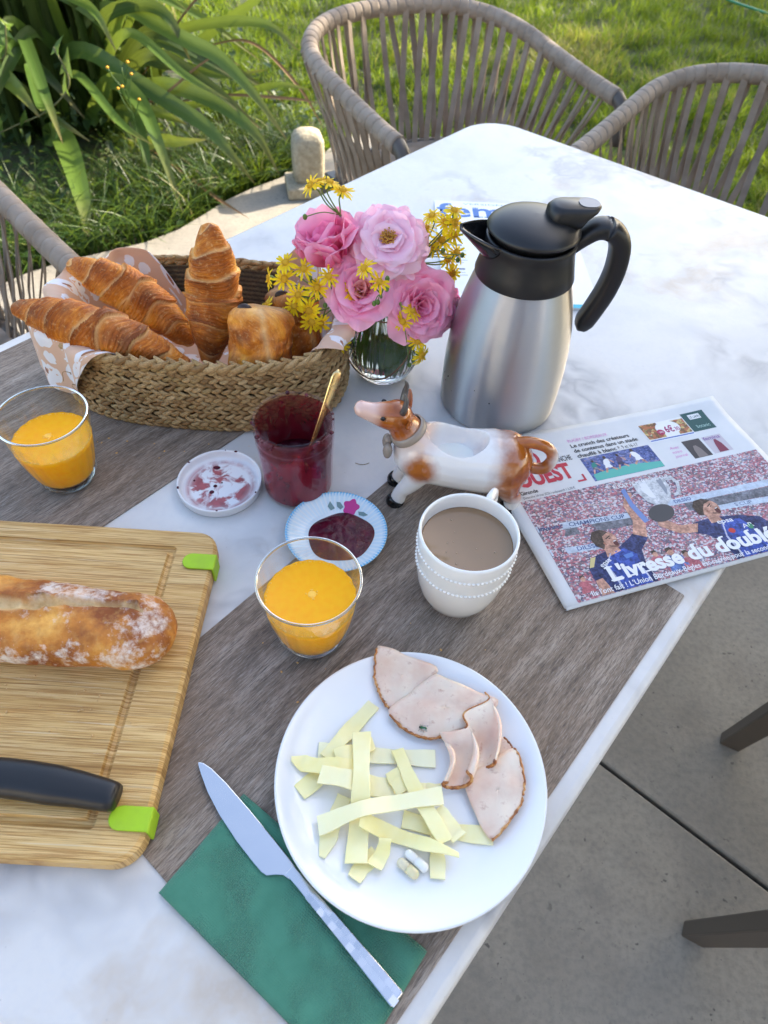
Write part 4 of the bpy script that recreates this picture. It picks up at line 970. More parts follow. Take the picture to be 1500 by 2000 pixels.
# ============================================================ CHEESE, HAM, CAPSULES, FLY
CH = Mat('pale_cheese', rough=.28, sss=.35, sssr=(1., .8, .35), ssss=.006, spec=.45); co = CH.co()
CH.set('color', CH.mix(CH.ramp(CH.rand(), [(0, 0.), (1., .8)]), CH.ramp(CH.noise(co, 45, 4), [(.3, (.90, .76, .30)), (.7, (.93, .84, .46))]), (.90, .86, .62))); CH.bump(CH.noise(co, 180, 3), .12, .0006)
CHEESE = [([(-0.0502, 0.1633), (-0.0304, 0.1835), (-0.0137, 0.1998)], .0132, 'short square ended cheese strip poking out from under the pointed strip'),
 ([(-0.0394, 0.1964), (0.0079, 0.1975), (0.056, 0.1986)], .0136, 'long cheese strip lying flat under the crossing strips, its end by the ham'),
 ([(-0.0151, 0.1643), (-0.0217, 0.1432), (-0.0275, 0.1187)], .0127, 'pale cheese strip with rounded end sticking out under the heap'),
 ([(-0.0029, 0.106), (0.0032, 0.1163), (0.0123, 0.1257)], .0116, 'thin translucent cheese scrap under the end of the wide strip'),
 ([(0.0435, 0.174), (0.0524, 0.1746), (0.0606, 0.1752)], .0085, 'narrow cheese end showing beside the crossing strips'),
 ([(0.031, 0.1507), (0.0642, 0.1448), (0.0999, 0.1425)], .0126, 'straight cheese strip reaching out to the ham fan'),
 ([(0.057, 0.1444), (0.0577, 0.1274), (0.0579, 0.1105)], .0107, 'cheese strip pointing down beside the two capsules'),
 ([(0.0028, 0.2413), (-0.0152, 0.2169), (-0.0327, 0.1908)], .0117, 'long slanting cheese strip reaching toward the plate rim by the juice glass'),
 ([(-0.0251, 0.1913), (-0.009, 0.1986), (0.0051, 0.2057)], .0114, 'short cheese piece half hidden under the upright strip'),
 ([(-0.0595, 0.1874), (-0.0363, 0.1831), (-0.0093, 0.1835)], .0135, 'cheese strip with tapered pointed end under the wide upright strip'),
 ([(-0.0354, 0.1751), (-0.0054, 0.1728), (0.0257, 0.1728)], .0148, 'broad cheese strip with a round hole in it'),
 ([(0.0207, 0.1856), (0.0256, 0.1771), (0.0303, 0.1688)], .0117, 'small clear cheese flake in the middle of the heap'),
 ([(0.0555, 0.1565), (0.0657, 0.1476), (0.0741, 0.1388)], .0129, 'short cheese strip slanting over the one by the ham'),
 ([(-0.0055, 0.2121), (-0.0024, 0.1623), (-0.0023, 0.1159)], .0147, 'wide upright cheese strip crossing the whole heap'),
 ([(0.0245, 0.2025), (0.0375, 0.175), (0.0512, 0.1521), (0.0634, 0.1342)], .0111, 'narrow bent cheese strip slanting through the heap'),
 ([(-0.0018, 0.1445), (0.0344, 0.1362), (0.0725, 0.1251)], .0105, 'thin tapering cheese strip ending near the capsules'),
 ([(-0.0327, 0.1391), (0.0091, 0.1547), (0.0606, 0.1666)], .0125, 'topmost long curved cheese strip lying over all others'),
 ([(0.0182, 0.1339), (0.0166, 0.1247), (0.0109, 0.1149)], .0105, 'small four sided cheese piece beside the capsules')]
laid = []
for ci, (pts, w, lab) in enumerate(CHEESE):
    n_ = 24; P = smooth_path([(*q, 0) for q in pts], n_); th_ = .0015+.0006*abs(math.sin(ci*2.7))
    z = np.zeros(n_)
    for i in range(n_):
        z[i] = plate_z(P[i][0], P[i][1])+.0003
        for (x, y, zt, hw_) in laid:
            if math.hypot(P[i][0]-x, P[i][1]-y) < hw_+w*.42: z[i] = max(z[i], zt+.0002)
    zs = z.copy()
    for it in range(10):
        zs = np.maximum(z, np.convolve(np.pad(zs, 2, mode='edge'), [.1, .25, .3, .25, .1], 'valid'))
    zs = np.convolve(np.pad(zs, 3, mode='edge'), [.08, .14, .18, .2, .18, .14, .08], 'valid')+.0002; zs = zs+np.array([.0009*abs(math.sin(4*t+ci*1.3))+.0022*max(0, abs(t-.5)-.38)*(3 if ci % 3 == 0 else 0) for t in np.linspace(0, 1, n_)]); P[:, 2] = zs; c0_ = P.mean(0); c0_[2] = P[:, 2].min()
    for q in P: laid.append((q[0], q[1], q[2]+th_, w*.5))
    Q = P-c0_; T_, Nn, B = frames(Q, (0, 0, 1)); V = []
    for i in range(n_):
        t = i/(n_-1); ww = w*.5*(1+.10*math.sin(5*t+ci*1.7)+.05*math.sin(13*t+2*ci)+.04*nz(t*14, ci, 0))
        if ci == 9: ww *= min(1, .25+3.5*t)
        if ci in (15, 2): ww *= min(1, .35+2.2*(1-t))
        for s, dz in ((-1, 0), (-.4, 0), (.4, 0), (1, 0), (1, th_), (.4, th_*1.02), (-.4, th_*1.02), (-1, th_)):
            V.append(tuple(Q[i]+B[i]*s*ww+np.array((0, 0, dz))+T_[i]*(.0012*s*(math.sin(ci*3.1)) if i in (0, n_-1) else 0)))
    o = obj('cheese_strip', loops([V[i*8:(i+1)*8] for i in range(n_)]), CH.m, loc=T(*c0_), smooth=False, label=lab, cat='cheese', group='strips of cheese on the plate')
    mod_bevel(o, .0003, 2, 50); o.data.polygons.foreach_set('use_smooth', [True]*len(o.data.polygons)); wn_ = o.modifiers.new('w', 'WEIGHTED_NORMAL')

HMm = Mat('sliced_ham', rough=.38, sss=.3, sssr=(1., .45, .35), ssss=.006, spec=.45); co = HMm.co()
HMm.set('color', HMm.mix(HMm.ramp(HMm.noise(co, 120, 4, .7), [(.58, 0.), (.74, .75)]), HMm.ramp(HMm.noise(co, 32, 4), [(.3, (.72, .47, .35)), (.5, (.80, .60, .47)), (.72, (.84, .69, .55))]), (.50, .24, .16))); HMm.bump(HMm.noise(co, 140, 4), .25, .0009)
HC = Mat('roasted_ham_edge', rough=.5); co = HC.co(); HC.set('color', HC.ramp(HC.noise(co, 210, 4), [(.30, (.14, .035, .008)), (.5, (.42, .15, .03)), (.7, (.66, .38, .14))]))
def smooth_loop(pts, n):
    P = np.array(pts+pts[:3], float); m = len(pts); out = []
    for t in np.linspace(0, m, n, endpoint=False):
        i = int(t); u = t-i; a, b, c_, d_ = P[(i-1) % m], P[i % m], P[(i+1) % m], P[(i+2) % m]
        q = .5*((2*b)+(-a+c_)*u+(2*a-5*b+4*c_-d_)*u*u+(-a+3*b-3*c_+d_)*u**3); lin = b+(c_-b)*u
        out.append(.45*q+.55*lin)
    return np.array(out)
def ham_slice(pts, z0, lab, crust, bulge, seed, layers=2):
    L = smooth_loop(pts, 72); c0_ = L.mean(0); zc = min(plate_z(*q) for q in L)
    root = thing('ham_slice', lab, 'ham', T(c0_[0], c0_[1], zc+z0), 0, 'folded slices of ham on the plate')
    for k in range(layers):
        V, F = [], []; sc_ = 1-.02*(layers-1-k); nr = 9
        for j in range(nr):
            f = j/(nr-1)
            for i in range(72):
                q = c0_+(L[i]-c0_)*f*sc_*(1+.006*math.sin(i*.9+seed+k)*f); x, y = q-c0_
                zz = max(0, plate_z(*q)-zc)+.0021*k+bulge*(1-f**2)+.0034*abs(nz(q[0], q[1], 0, 32, seed))*(1-.2*f)+.0010*nz(q[0], q[1], k, 80, seed)+.0006*(1 if k else 0)*f
                V.append((x, y, zz+.0002))
        for j in range(nr-1):
            for i in range(72): F.append((j*72+i, j*72+(i+1) % 72, (j+1)*72+(i+1) % 72, (j+1)*72+i))
        o = obj('layer', (V, F), HMm.m, root); mod_solid(o, .0014, 1)
        i0, i1 = crust; ed = np.array(V[(nr-1)*72:]); idx = [i % 72 for i in range(int(i0*72), int(i1*72))]
        P = ed[idx]+np.array([(0, 0, .0007)])+np.array([[.0011*nz(i*.7, seed, k), .0011*nz(i*.7, seed+9, k), .0006*nz(i*.9, seed+3, k)] for i in range(len(idx))])
        obj('roasted_edge', tube(P, np.array([.0011+.0008*nz(i*.8, seed, 5) for i in range(len(idx))]), 7), HC.m, o)
    return root
ham_slice([(0.0961, 0.1988), (0.111, 0.2193), (0.1196, 0.2081), (0.110, .195)], .0004, 'small ham tip tucked under the fan that touches the cheese', (.28, .55), .0015, 1, 1)
ham_slice([(0.0775, 0.1826), (0.098, .1965), (0.1196, 0.2081), (0.1255, 0.1845), (0.121, 0.1642), (0.0992, 0.1384), (0.0897, 0.1498)], .0026, 'fan folded ham slice touching the end of a cheese strip', (.28, .74), .0025, 3)
ham_slice([(0.003, 0.2887), (0.030, .2825), (0.0553, 0.2753), (0.0545, 0.2681), (0.0197, 0.2375), (0.0096, 0.2455), (0.0021, 0.2623)], .0004, 'fan folded ham slice at the plate rim by the mug', (.62, 1.0), .002, 2)
ham_slice([(0.0151, 0.2334), (0.034, .252), (0.0545, 0.2681), (0.082, .258), (0.107, 0.2469), (0.1051, 0.2408), (0.0846, 0.2246), (0.0518, 0.2134), (0.033, 0.2176)], .0032, 'wide folded ham slice with a fly sitting on it', (.70, 1.0), .004, 4)
# the ruffled slice: one sheet thrown into standing folds
def ruffle(a, b):
    x = .0520+.050*a; y = .1800+.066*b-.010*a+.012*math.sin(2.2*a)
    y0 = .176+.030*a; q = (b-.5); x2 = .0575+.043*a+.008*math.sin(3*b)
    amp = .0085*math.sin(math.pi*min(1, .25+b*.9))
    z = .010+.0045*b+amp*math.sin(a*14+b*1.2)+.002*math.sin(b*6+a*3)
    xx = x2+.0055*math.cos(a*14+b*1.2); yy = .1775+.012*a+.058*b*(.65+.35*a)-.006*math.sin(a*5)
    return (xx-.08, yy-.21, z)
rf = thing('ham_slice', 'ruffled ham slice standing in wavy folds between the flat ones', 'ham', T(.080, .210, plate_z(.085, .2)+.0012), 0, 'folded slices of ham on the plate')
vf = grid(60, 26, ruffle); zmin = min(q[2] for q in vf[0]); vf = ([(x, y, z-zmin+.0003) for x, y, z in vf[0]], vf[1])
o = obj('layer', vf, HMm.m, rf); mod_solid(o, .0013, 0)
P = np.array([vf[0][i*26] for i in range(60)]); obj('roasted_edge', tube(P, .0011+.0005*np.abs(np.sin(np.arange(60)*1.3)), 7), HC.m, o)
P = np.array([vf[0][i*26+25] for i in range(20, 60)]); obj('roasted_edge', tube(P, .0009, 7), HC.m, o)

def capsule(name, p0, p1, col, lab, zz):
    a, b = Vector((*p0, 0)), Vector((*p1, 0)); L = (b-a).length; ang = math.atan2(b.y-a.y, b.x-a.x); rad = .0037; c_ = (a+b)/2
    root = thing(name, lab, 'capsule', T(c_.x, c_.y, zz), ang, 'two capsules on the plate')
    def half(x0, x1, rr, dome):
        xs = np.linspace(0, math.pi/2, 8); pr_ = [(x1-rr+rr*math.sin(t) if dome > 0 else x0+rr-rr*math.sin(t), rr*math.cos(t)) for t in xs]
        P = [(x0 if dome > 0 else x1, rr)]+pr_; v_, f_ = lathe([(max(q, 1e-5), x) for x, q in P], 24)
        return [(z, x, y+rad) for x, y, z in v_], f_
    obj('cap', half(-L*.02, L/2, rad, 1), col[0], root); obj('shell', half(-L/2, L*.02, rad*.95, -1), col[1], root)
WC = plain('white_capsule', (.78, .78, .74), .18); YC = Mat('yellow_capsule', color=(.74, .66, .38), rough=.12, sss=.3, ssss=.003).m; YC2 = plain('cream_capsule', (.70, .64, .44), .2)
capsule('white_capsule', (.0337, .1275), (.0505, .1154), (WC, WC), 'opaque white capsule lying beside a yellowish one', plate_z(.042, .121)+.0003)
capsule('yellow_capsule', (.0283, .1214), (.0438, .1106), (YC, YC2), 'yellowish capsule lying beside the white one', plate_z(.036, .116)+.0003)

FB = Mat('fly_green', color=(.02, .12, .05), metal=.8, rough=.25).m; FK = plain('fly_black', (.006, .006, .006), .4); FWg = Mat('fly_wing', color=(.35, .35, .33), rough=.2, alpha=.45).m
fly = thing('fly', 'small green bottle fly sitting on the ham', 'fly', T(.0436, .2201, plate_z(.0436, .22)+.0032+.0072), R(-10))
obj('thorax', sphere((0, 0, .0014), .0014, .0012, .0011, 12, 8), FB, fly); obj('abdomen', sphere((.0026, 0, .0013), .0018, .0013, .0011, 12, 8), FB, fly); obj('head', sphere((-.0017, 0, .0014), .0007, .0011, .0009, 10, 8), FK, fly)
for s in (-1, 1):
    obj('wing', ([(-.0002, s*.0006, .0023), (.002, s*.0022, .0024), (.0048, s*.0030, .0020), (.0050, s*.0018, .0020), (.0025, s*.0005, .0025)], [(0, 1, 2, 3, 4)]), FWg, fly)
    for k in (-1, 0, 1): obj('leg', tube([(k*.0006, s*.0008, .0010), (k*.0014, s*.0020, .0014), (k*.0022, s*.0030, .0)], .00016, 5), FK, fly)

# ============================================================ BREAD BASKET
BCX, BCY, BA, BB, BPW = -.232, .677, .172, .106, 2.7
def sup(th, k=1.0):
    c_, s_ = math.cos(th), math.sin(th); q = (abs(c_)**BPW+abs(s_)**BPW)**(-1/BPW); return (BA*k*q*c_, BB*k*q*s_)
_t = np.linspace(0, 2*math.pi, 721); _q = np.array([sup(t) for t in _t]); _l = np.concatenate([[0], np.cumsum(np.linalg.norm(np.diff(_q, axis=0), axis=1))]); PER = _l[-1]
def th_at(l): return float(np.interp(l % PER, _l, _t))
SG = Mat('seagrass', rough=.6, spec=.35); co = SG.co(); rd = SG.rand(); at_ = SG.attr('tint')
mixr = SG.math('ADD', SG.math('MULTIPLY', rd, .7), at_)
c1 = SG.ramp(SG.math('FRACT', SG.math('MULTIPLY', mixr, 3.7)), [(0, (.25, .145, .055)), (.3, (.42, .265, .11)), (.6, (.54, .37, .175)), (.85, (.35, .235, .09)), (1, (.62, .45, .23))])
SG.set('color', SG.mix(SG.ramp(SG.noise(SG.co((30, 160, 160)), 9, 4), [(.4, 0.), (.65, .65)]), c1, (.13, .068, .024))); SG.bump(SG.noise(SG.co((12, 140, 140)), 10, 3), .6, .001)
dk_ = Mat('basket_inside', rough=.8); cz = dk_.co((1, 1, 1)); wz = dk_.wave(dk_.co((.25, .25, 1)), 48, 3.5, 3, 30, 'Z'); nzk = dk_.noise(dk_.co((1, 1, .4)), 110, 3)
dk_.set('color', dk_.mix(dk_.math('MULTIPLY', wz, nzk), (.075, .043, .017), (.36, .235, .10))); dk_.bump(dk_.math('ADD', wz, nzk), 1.0, .004); DK = dk_.m
basket = thing('bread_basket', 'oval woven seagrass basket holding croissants and pastries', 'basket', T(BCX, BCY, MT))
def bring(k, z): return [(*sup(2*math.pi*i/72, k), z) for i in range(72)]
obj('core', loops([bring(.93, .001), bring(.965, .004), bring(.965, .088), bring(.945, .088), bring(.935, .008)], True, True), DK, basket)
def strand(L, rise, rad, seed, fat=1.0):
    P = [(-L/2, -.0022, -rise), (-L*.25, .0016, -rise*.55), (0, .0034, 0), (L*.25, .0016, rise*.55), (L/2, -.0022, rise)]
    P = smooth_path(P, 9); q = rad*np.array([.45, .75, .95, 1.05, 1.1, 1.05, .95, .75, .45])
    return tube(P, q, 7, flat=.62, upv=(0, 1, 0))
def var_mesh(L, rise, rad, k, tone):
    v, f = strand(L*random.uniform(.95, 1.1), rise*random.uniform(.85, 1.15), rad*random.uniform(.85, 1.15), k)
    me = mesh_data('strand', (v, f), SG.m); a = me.attributes.new('tint', 'FLOAT', 'POINT'); a.data.foreach_set('value', np.full(len(v), tone, dtype=np.float32)); return me
VAR = {}
for sgn in (-1, 1):
    VAR[sgn] = [var_mesh(.0180, sgn*.0038, .0027, k, .11*k) for k in range(6)]
VAR['rim'] = [var_mesh(.026, .0052, .0038, k, .13*k) for k in range(6)]; VAR['rim2'] = [var_mesh(.026, -.0052, .0038, k, .13*k) for k in range(6)]
spots = []
nrow = 14
for j in range(nrow):
    z = .0045+.0063*j; sg_ = 1 if j % 2 else -1; ns = 88
    for k in range(ns):
        spots.append((PER*(k+.5*(j % 2)+random.uniform(-.12, .12))/ns, z+random.uniform(-.0007, .0007), sg_, .985+.010*math.sin(j)))
for k in range(66):
    spots.append((PER*k/66, .0925, 'rim', 1.0)); spots.append((PER*(k+.5)/66, .0930, 'rim2', .975))
def place(sp): 
    l, z, key, kk = sp; th = th_at(l); x, y = sup(th, kk); x2, y2 = sup(th_at(l+.002), kk); ang = math.atan2(y2-y, x2-x)
    return Matrix.Translation((x, y, z)) @ Matrix.Rotation(ang, 4, 'Z') @ Matrix.Scale(-1, 4, (0, 1, 0)) @ Matrix.Rotation(random.uniform(-.12, .12), 4, 'X'), y, x
allp = []
for sp in spots:
    M4, y, x = place(sp); allp.append((y+.25*max(0, -x-.1)-sp[1]*.2, sp, M4))
allp.sort(key=lambda q: q[0])
rest = []; tint = []
for i, (_, sp, M4) in enumerate(allp):
    me = random.choice(VAR[sp[2]])
    if i < 300:
        o = bpy.data.objects.new('strand', me); COL.objects.link(o); o.parent = basket; o.matrix_local = M4
    else:
        v = [tuple(q.co) for q in me.vertices]; f = [tuple(q.vertices) for q in me.polygons]; rest.append(xform((v, f), M4)); tint += [random.random()]*len(v)
obj('strand_weave', cat(rest), SG.m, basket, kind='stuff', attr={'tint': tint})
fr = []
for k in range(10):
    l = random.uniform(.5, 1.0)*PER; th = th_at(l); x, y = sup(th, 1.03); z = random.uniform(.03, .09)
    fr.append(tube(smooth_path([(x, y, z), (x*1.02+random.uniform(-.008, .008), y*1.06, z+.008), (x*1.02+random.uniform(-.02, .02), y*1.05, z+random.uniform(-.01, .02))], 8), .0004, 4))
obj('loose_fibre', cat(fr), SG.m, basket, kind='stuff', attr={'tint': [.5]*sum(len(q[0]) for q in fr)})

# ---- leopard print cloth lining the basket
LP = Mat('leopard_cloth', rough=.85, sheen=.2); co = LP.attr; tc = LP.n('Attribute', attribute_name='cloth_uv').outputs['Vector']
wq = LP.vadd(tc, LP.n('VectorMath', {0: LP.noise(tc, 60, 2, out='Color'), 1: (.010, .010, 0)}, operation='MULTIPLY').outputs[0])
d = LP.vor(wq, 32, rnd=.85); cell = LP.n('TexVoronoi', {'Vector': wq, 'Scale': 32, 'Randomness': .85}).outputs['Color']; cr_ = LP.sep(cell)
big = LP.math('GREATER_THAN', cr_[0], .30)
ring = LP.math('MULTIPLY', LP.math('LESS_THAN', d, .46), LP.math('SUBTRACT', 1.0, LP.math('MULTIPLY', LP.math('LESS_THAN', d, .19), LP.math('GREATER_THAN', cr_[1], .35))))
ring = LP.math('MULTIPLY', ring, LP.math('GREATER_THAN', LP.math('ADD', LP.noise(tc, 70, 2), LP.math('MULTIPLY', big, .1)), .47))
cen = LP.math('MULTIPLY', LP.math('LESS_THAN', d, .19), LP.math('GREATER_THAN', cr_[1], .35))
colr = LP.mix(cen, (.64, .42, .29), (.30, .125, .055)); colr = LP.mix(ring, colr, (.74, .74, .76)); LP.set('color', colr)
LP.bump(LP.noise(tc, 900, 2), .2, .0005)
def bumpf(th, c0, wd): d_ = (math.degrees(th)-c0+180) % 360-180; return max(0, 1-abs(d_)/wd)
def smooth01(x): x = max(0, min(1, x)); return x*x*(3-2*x)
def cloth(a, b):
    th = 2*math.pi*b; dg = math.degrees(th) % 360
    down = .090*smooth01(bumpf(th, 204, 50)*1.6)+.020*smooth01(bumpf(th, 352, 36)*2)
    upw = .014*smooth01(bumpf(th, 140, 36)*1.6)+.050*bumpf(th, 48, 15)**1.1+.006*bumpf(th, 168, 20)
    short = -.068*(1-smooth01((bumpf(th, 203, 62)+bumpf(th, 352, 46)+bumpf(th, 143, 40)+bumpf(th, 48, 22))*2.2))
    ext = down+upw+short; m_ = down/(down+upw+1e-6)
    Lw = .11+.083; s_ = a*(Lw+ext)
    rip = .0035*math.sin(9*th+1)+.0028*math.sin(17*th)
    if s_ < .11: k = .86*s_/.11; z = .0105+.006*(s_/.11)**4
    elif s_ < .11+.083: t = (s_-.11)/.083; k = .86+.065*t; z = .0165+.083*t
    else:
        e = s_-.193; t = min(1, e/.016); kd = .925+.165*math.sin(t*math.pi/2)+.35*max(0, e-.016); zd = .0995+.0025*math.sin(t*math.pi)-max(0, e-.012)*.97
        ku = .925-.9*e*0.3; zu = .0995+e
        k = kd*m_+ku*(1-m_); z = zd*m_+zu*(1-m_)
    x, y = sup(th, k); g_ = min(1, max(0, (s_-.10)/.09)); q = 1+rip*g_/.17*(.5 if s_ < .193 else 1.6)
    return (x*q, y*q, max(z, .0105)+rip*.25*g_)
nu_, nv_ = 46, 200
vf = grid(nu_, nv_, cloth)
me = mesh_data('basket_cloth', vf, LP.m); at2 = me.attributes.new('cloth_uv', 'FLOAT_VECTOR', 'POINT')
uvv = []
for i in range(nu_):
    for j in range(nv_):
        th = 2*math.pi*j/(nv_-1); q = .30*i/(nu_-1); uvv += [q*math.cos(th), q*math.sin(th)*.85, 0]
at2.data.foreach_set('vector', uvv)
o = obj('basket_cloth', me, loc=T(BCX, BCY, MT+.001), label='beige leopard print cloth lining the basket and hanging over its end', cat='cloth'); mod_solid(o, .0009, 0); mod_sub(o, 1)

# ============================================================ PASTRIES
PS = Mat('baked_pastry', rough=.40, spec=.22); co = PS.co(); cs = PS.attr('crest'); tt = PS.attr('toast')
n1 = PS.noise(PS.co((1, 1, 1)), 34, 5, .65); n2 = PS.noise(PS.n('CombineXYZ', {0: PS.math('MULTIPLY', PS.attr('lam'), 5.5), 1: PS.math('MULTIPLY', PS.attr('ang'), .55), 2: 0.0}).outputs[0], 2.2, 4, .7); n3 = PS.noise(co, 240, 4, .6)
mx = PS.math('ADD', PS.math('ADD', PS.math('MULTIPLY', n1, .55), PS.math('MULTIPLY', tt, .55)), PS.math('MULTIPLY', PS.math('SUBTRACT', n2, .2), .48))
colp = PS.ramp(mx, [(.32, (.92, .60, .17)), (.48, (.86, .42, .060)), (.63, (.68, .24, .022)), (.79, (.40, .105, .009)), (.96, (.17, .040, .006))])
colp = PS.mix(PS.ramp(n3, [(.55, 0.), (.75, .45)]), colp, (.80, .52, .22)); colp = PS.mix(PS.math('MULTIPLY', cs, .55), colp, (.82, .58, .27))
PS.set('color', colp); PS.bump(PS.math('ADD', PS.math('MULTIPLY', n3, .5), PS.math('ADD', n2, n1)), .5, .0035)
def croissant(lab, A, Mi, B, rad, toast, seed, N_=8, spin=0.0):
    A, Mi, B = (np.array(q) for q in (A, Mi, B)); n_, m_ = 230, 64
    P = smooth_path([A, (A+Mi)/2+(Mi-(A+B)/2)*.18, Mi, (B+Mi)/2+(Mi-(A+B)/2)*.18, B], n_); c0_ = P.mean(0); P = P-c0_
    T_, Nn, Bn = frames(P, (0, -.6, .8)); V, A1, A2, A4, A5 = [], [], [], [], []
    for i in range(n_):
        t = i/(n_-1); env = max(0, math.sin(math.pi*(.055+.89*t)))**.86
        tip = min(1, (t/.02)**.5 if t < .02 else 1, ((1-t)/.02)**.5 if t > .98 else 1)
        for k in range(m_):
            a = 2*math.pi*k/m_; side = .5-abs(t-.5)
            ph = side*N_*1.0+.30*math.cos(a+spin+(0 if t < .5 else 2.2))+.32*nz(a*.8, t*5, seed, 1.0)
            fr_ = ph % 1.0; stp = (1-fr_)**1.1
            edge = math.exp(-(fr_/.06)**2); rec = math.exp(-((1-fr_)/.10)**2)
            rr = rad*env*tip*(.865+.145*stp+.014*edge)*(1+.09*nz(a*1.2, t*6, seed, 1.0)+.03*nz(math.cos(a)*2, t*16, math.sin(a)*2+seed))
            fl_ = (ph*6.5+.8*nz(a*.7, t*9, seed)) % 1; rr += .0021*(1-fl_)*env*(.5+.8*abs(nz(a, t*6, seed+2))); A4.append(ph+seed); A5.append(a if a < math.pi else 2*math.pi-a)
            V.append(tuple(P[i]+rr*(math.cos(a)*Bn[i]+math.sin(a)*.93*Nn[i]))); A1.append(min(1, rec*.9+.25*max(0, nz(a, t*11, seed+4, 1.2))))
            A2.append(min(1, max(0, toast+.30*stp*(.6+.4*math.sin(a))+.22*math.sin(a)+.30*nz(a*.9, t*5, seed+9, 1.0)-.18*(1-math.sin(a))*.5)))
    F = [(i*m_+k, i*m_+(k+1) % m_, (i+1)*m_+(k+1) % m_, (i+1)*m_+k) for i in range(n_-1) for k in range(m_)]
    F += [tuple(range(m_-1, -1, -1)), tuple((n_-1)*m_+k for k in range(m_))]
    obj('croissant', (V, F), PS.m, loc=T(*c0_), label=lab, cat='croissant', group='croissants in the basket', attr={'crest': A1, 'toast': A2, 'lam': A4, 'ang': A5})
croissant('croissant lying along the basket front with its blunt tip over the cloth', (-.421, .618, .121), (-.325, .606, .106), (-.232, .609, .064), .0275, .40, 1, 7)
croissant('croissant lying behind the front one, its tip over the basket end', (-.388, .700, .128), (-.312, .690, .100), (-.246, .668, .050), .0285, .30, 5, 6, 1.0)
croissant('croissant standing upright on end in the middle of the basket', (-.212, .700, .190), (-.213, .676, .118), (-.222, .640, .044), .0320, .40, 9, 6, 2.0)
CHO = plain('chocolate', (.030, .012, .006), .4)
def choc_roll(lab, c_, ax, rx, ry, rz, toast, seed):
    n_, m_ = 70, 72; V, A1, A2, A4, A5 = [], [], [], [], []
    for i in range(n_):
        t = -1+2*i/(n_-1); e = max(0.02, 1-abs(t)**7)**.28
        for k in range(m_):
            a = 2*math.pi*k/m_; ca, sa = math.cos(a), math.sin(a)
            px, py = math.copysign(abs(ca)**.72, ca), math.copysign(abs(sa)**.72, sa)
            seam = math.exp(-((a-1.9+.2*t)/.10)**2); w = 1+.09*nz(t*2, px*1.6, py*1.6, 1.2, seed)+.04*nz(t*6, px*5, py*5, 1.0, seed)-.08*seam-.05*math.exp(-((a-4.4-.3*t)/.09)**2)+.02*math.sin(a*3+seed)
            A4.append(a*.6+seed+.5*t*t); A5.append(t*3)
            V.append((rx*px*e*w, ry*py*e*w, rz*t*(1+.05*nz(px, py, 0, 1.5, seed)))); A1.append(min(1, .8*seam+.6*max(0, abs(t)-.72)*3+.3*max(0, nz(t*3, px*2, py*2, 1.5, seed+3))))
            A2.append(min(1, max(0, toast+.28*py*-1+.35*nz(t*2, px*2, py*2, 1.1, seed+7)-.3*max(0, abs(t)-.75))))
    F = [(i*m_+k, i*m_+(k+1) % m_, (i+1)*m_+(k+1) % m_, (i+1)*m_+k) for i in range(n_-1) for k in range(m_)]
    F += [tuple(range(m_-1, -1, -1)), tuple((n_-1)*m_+k for k in range(m_))]
    root = thing('chocolate_roll', lab, 'pastry', T(*c_), 0, 'chocolate pastries in the basket'); root.rotation_euler = Vector(ax).to_track_quat('Z', 'Y').to_euler()
    obj('dough', (V, F), PS.m, root, attr={'crest': A1, 'toast': A2, 'lam': A4, 'ang': A5})
    obj('chocolate_bar', sphere((.42*rx, .42*ry, rz*.945), .0085, .0040, .0052, 12, 8), CHO, root)
choc_roll('golden chocolate pastry standing upright next to the standing croissant', (-.153, .624, .093), (.03, .42, .90), .0345, .0285, .0400, .80, 3)
choc_roll('dark brown chocolate pastry behind the golden one by the cloth fold', (-.123, .683, .080), (-.1, .25, .95), .0300, .0270, .0420, .95, 8)

# ============================================================ VASE AND FLOWERS
vase = thing('glass_vase', 'ribbed clear glass vase with wire handle holding the flowers', 'vase', T(-.0145, .7055, .0003))
VG = realglass('vase_glass', (.93, .96, .94))
vo = [(0, 0), (.024, 0), (.0295, .0018), (.0335, .006), (.0400, .018), (.0450, .034), (.0470, .050), (.0462, .066), (.0430, .082), (.0385, .095), (.0350, .103), (.0345, .106), (.0338, .1068)]
vi = [(.0327, .1060), (.0325, .103), (.0358, .095), (.0402, .082), (.0434, .066), (.0441, .050), (.0420, .034), (.0370, .019), (.0300, .010), (.020, .0070), (0, .0065)]
obj('glass_wall', lathe(vo+vi, 180, lambda a, i: 1+(.0125*math.cos(36*a) if 3 <= i <= 10 else 0)), VG, vase)
wl = .070
WT = Mat('vase_water', color=(.90, .95, .90), rough=0, ior=1.33, trans=1.0).m
zz_ = np.linspace(.0075, wl, 12); qq = [float(np.interp(h, [.0065, .007, .010, .019, .034, .050, .066, .082], [0, .020, .030, .037, .042, .0441, .0434, .0402]))-.0004 for h in zz_]
obj('water', lathe([(0, .0072)]+list(zip(qq, zz_))+[(0, wl)], 90), WT, vase)
WI = Mat('bronze_wire', color=(.22, .15, .09), metal=1.0, rough=.4).m
hang = smooth_path([(-.0405, .0, .093), (-.048, -.012, .070), (-.043, -.030, .040), (-.020, -.046, .026), (.006, -.049, .030), (.029, -.040, .055), (.036, -.024, .084), (.0385, -.004, .095)], 60)
wr = obj('wire_ring', tube([(.0372*math.cos(a), .0372*math.sin(a), .1005) for a in np.linspace(0, 2*math.pi, 60, endpoint=False)], .0010, 6, closed=True), WI, vase)
obj('wire_handle', tube(hang, .0011, 6), WI, vase)

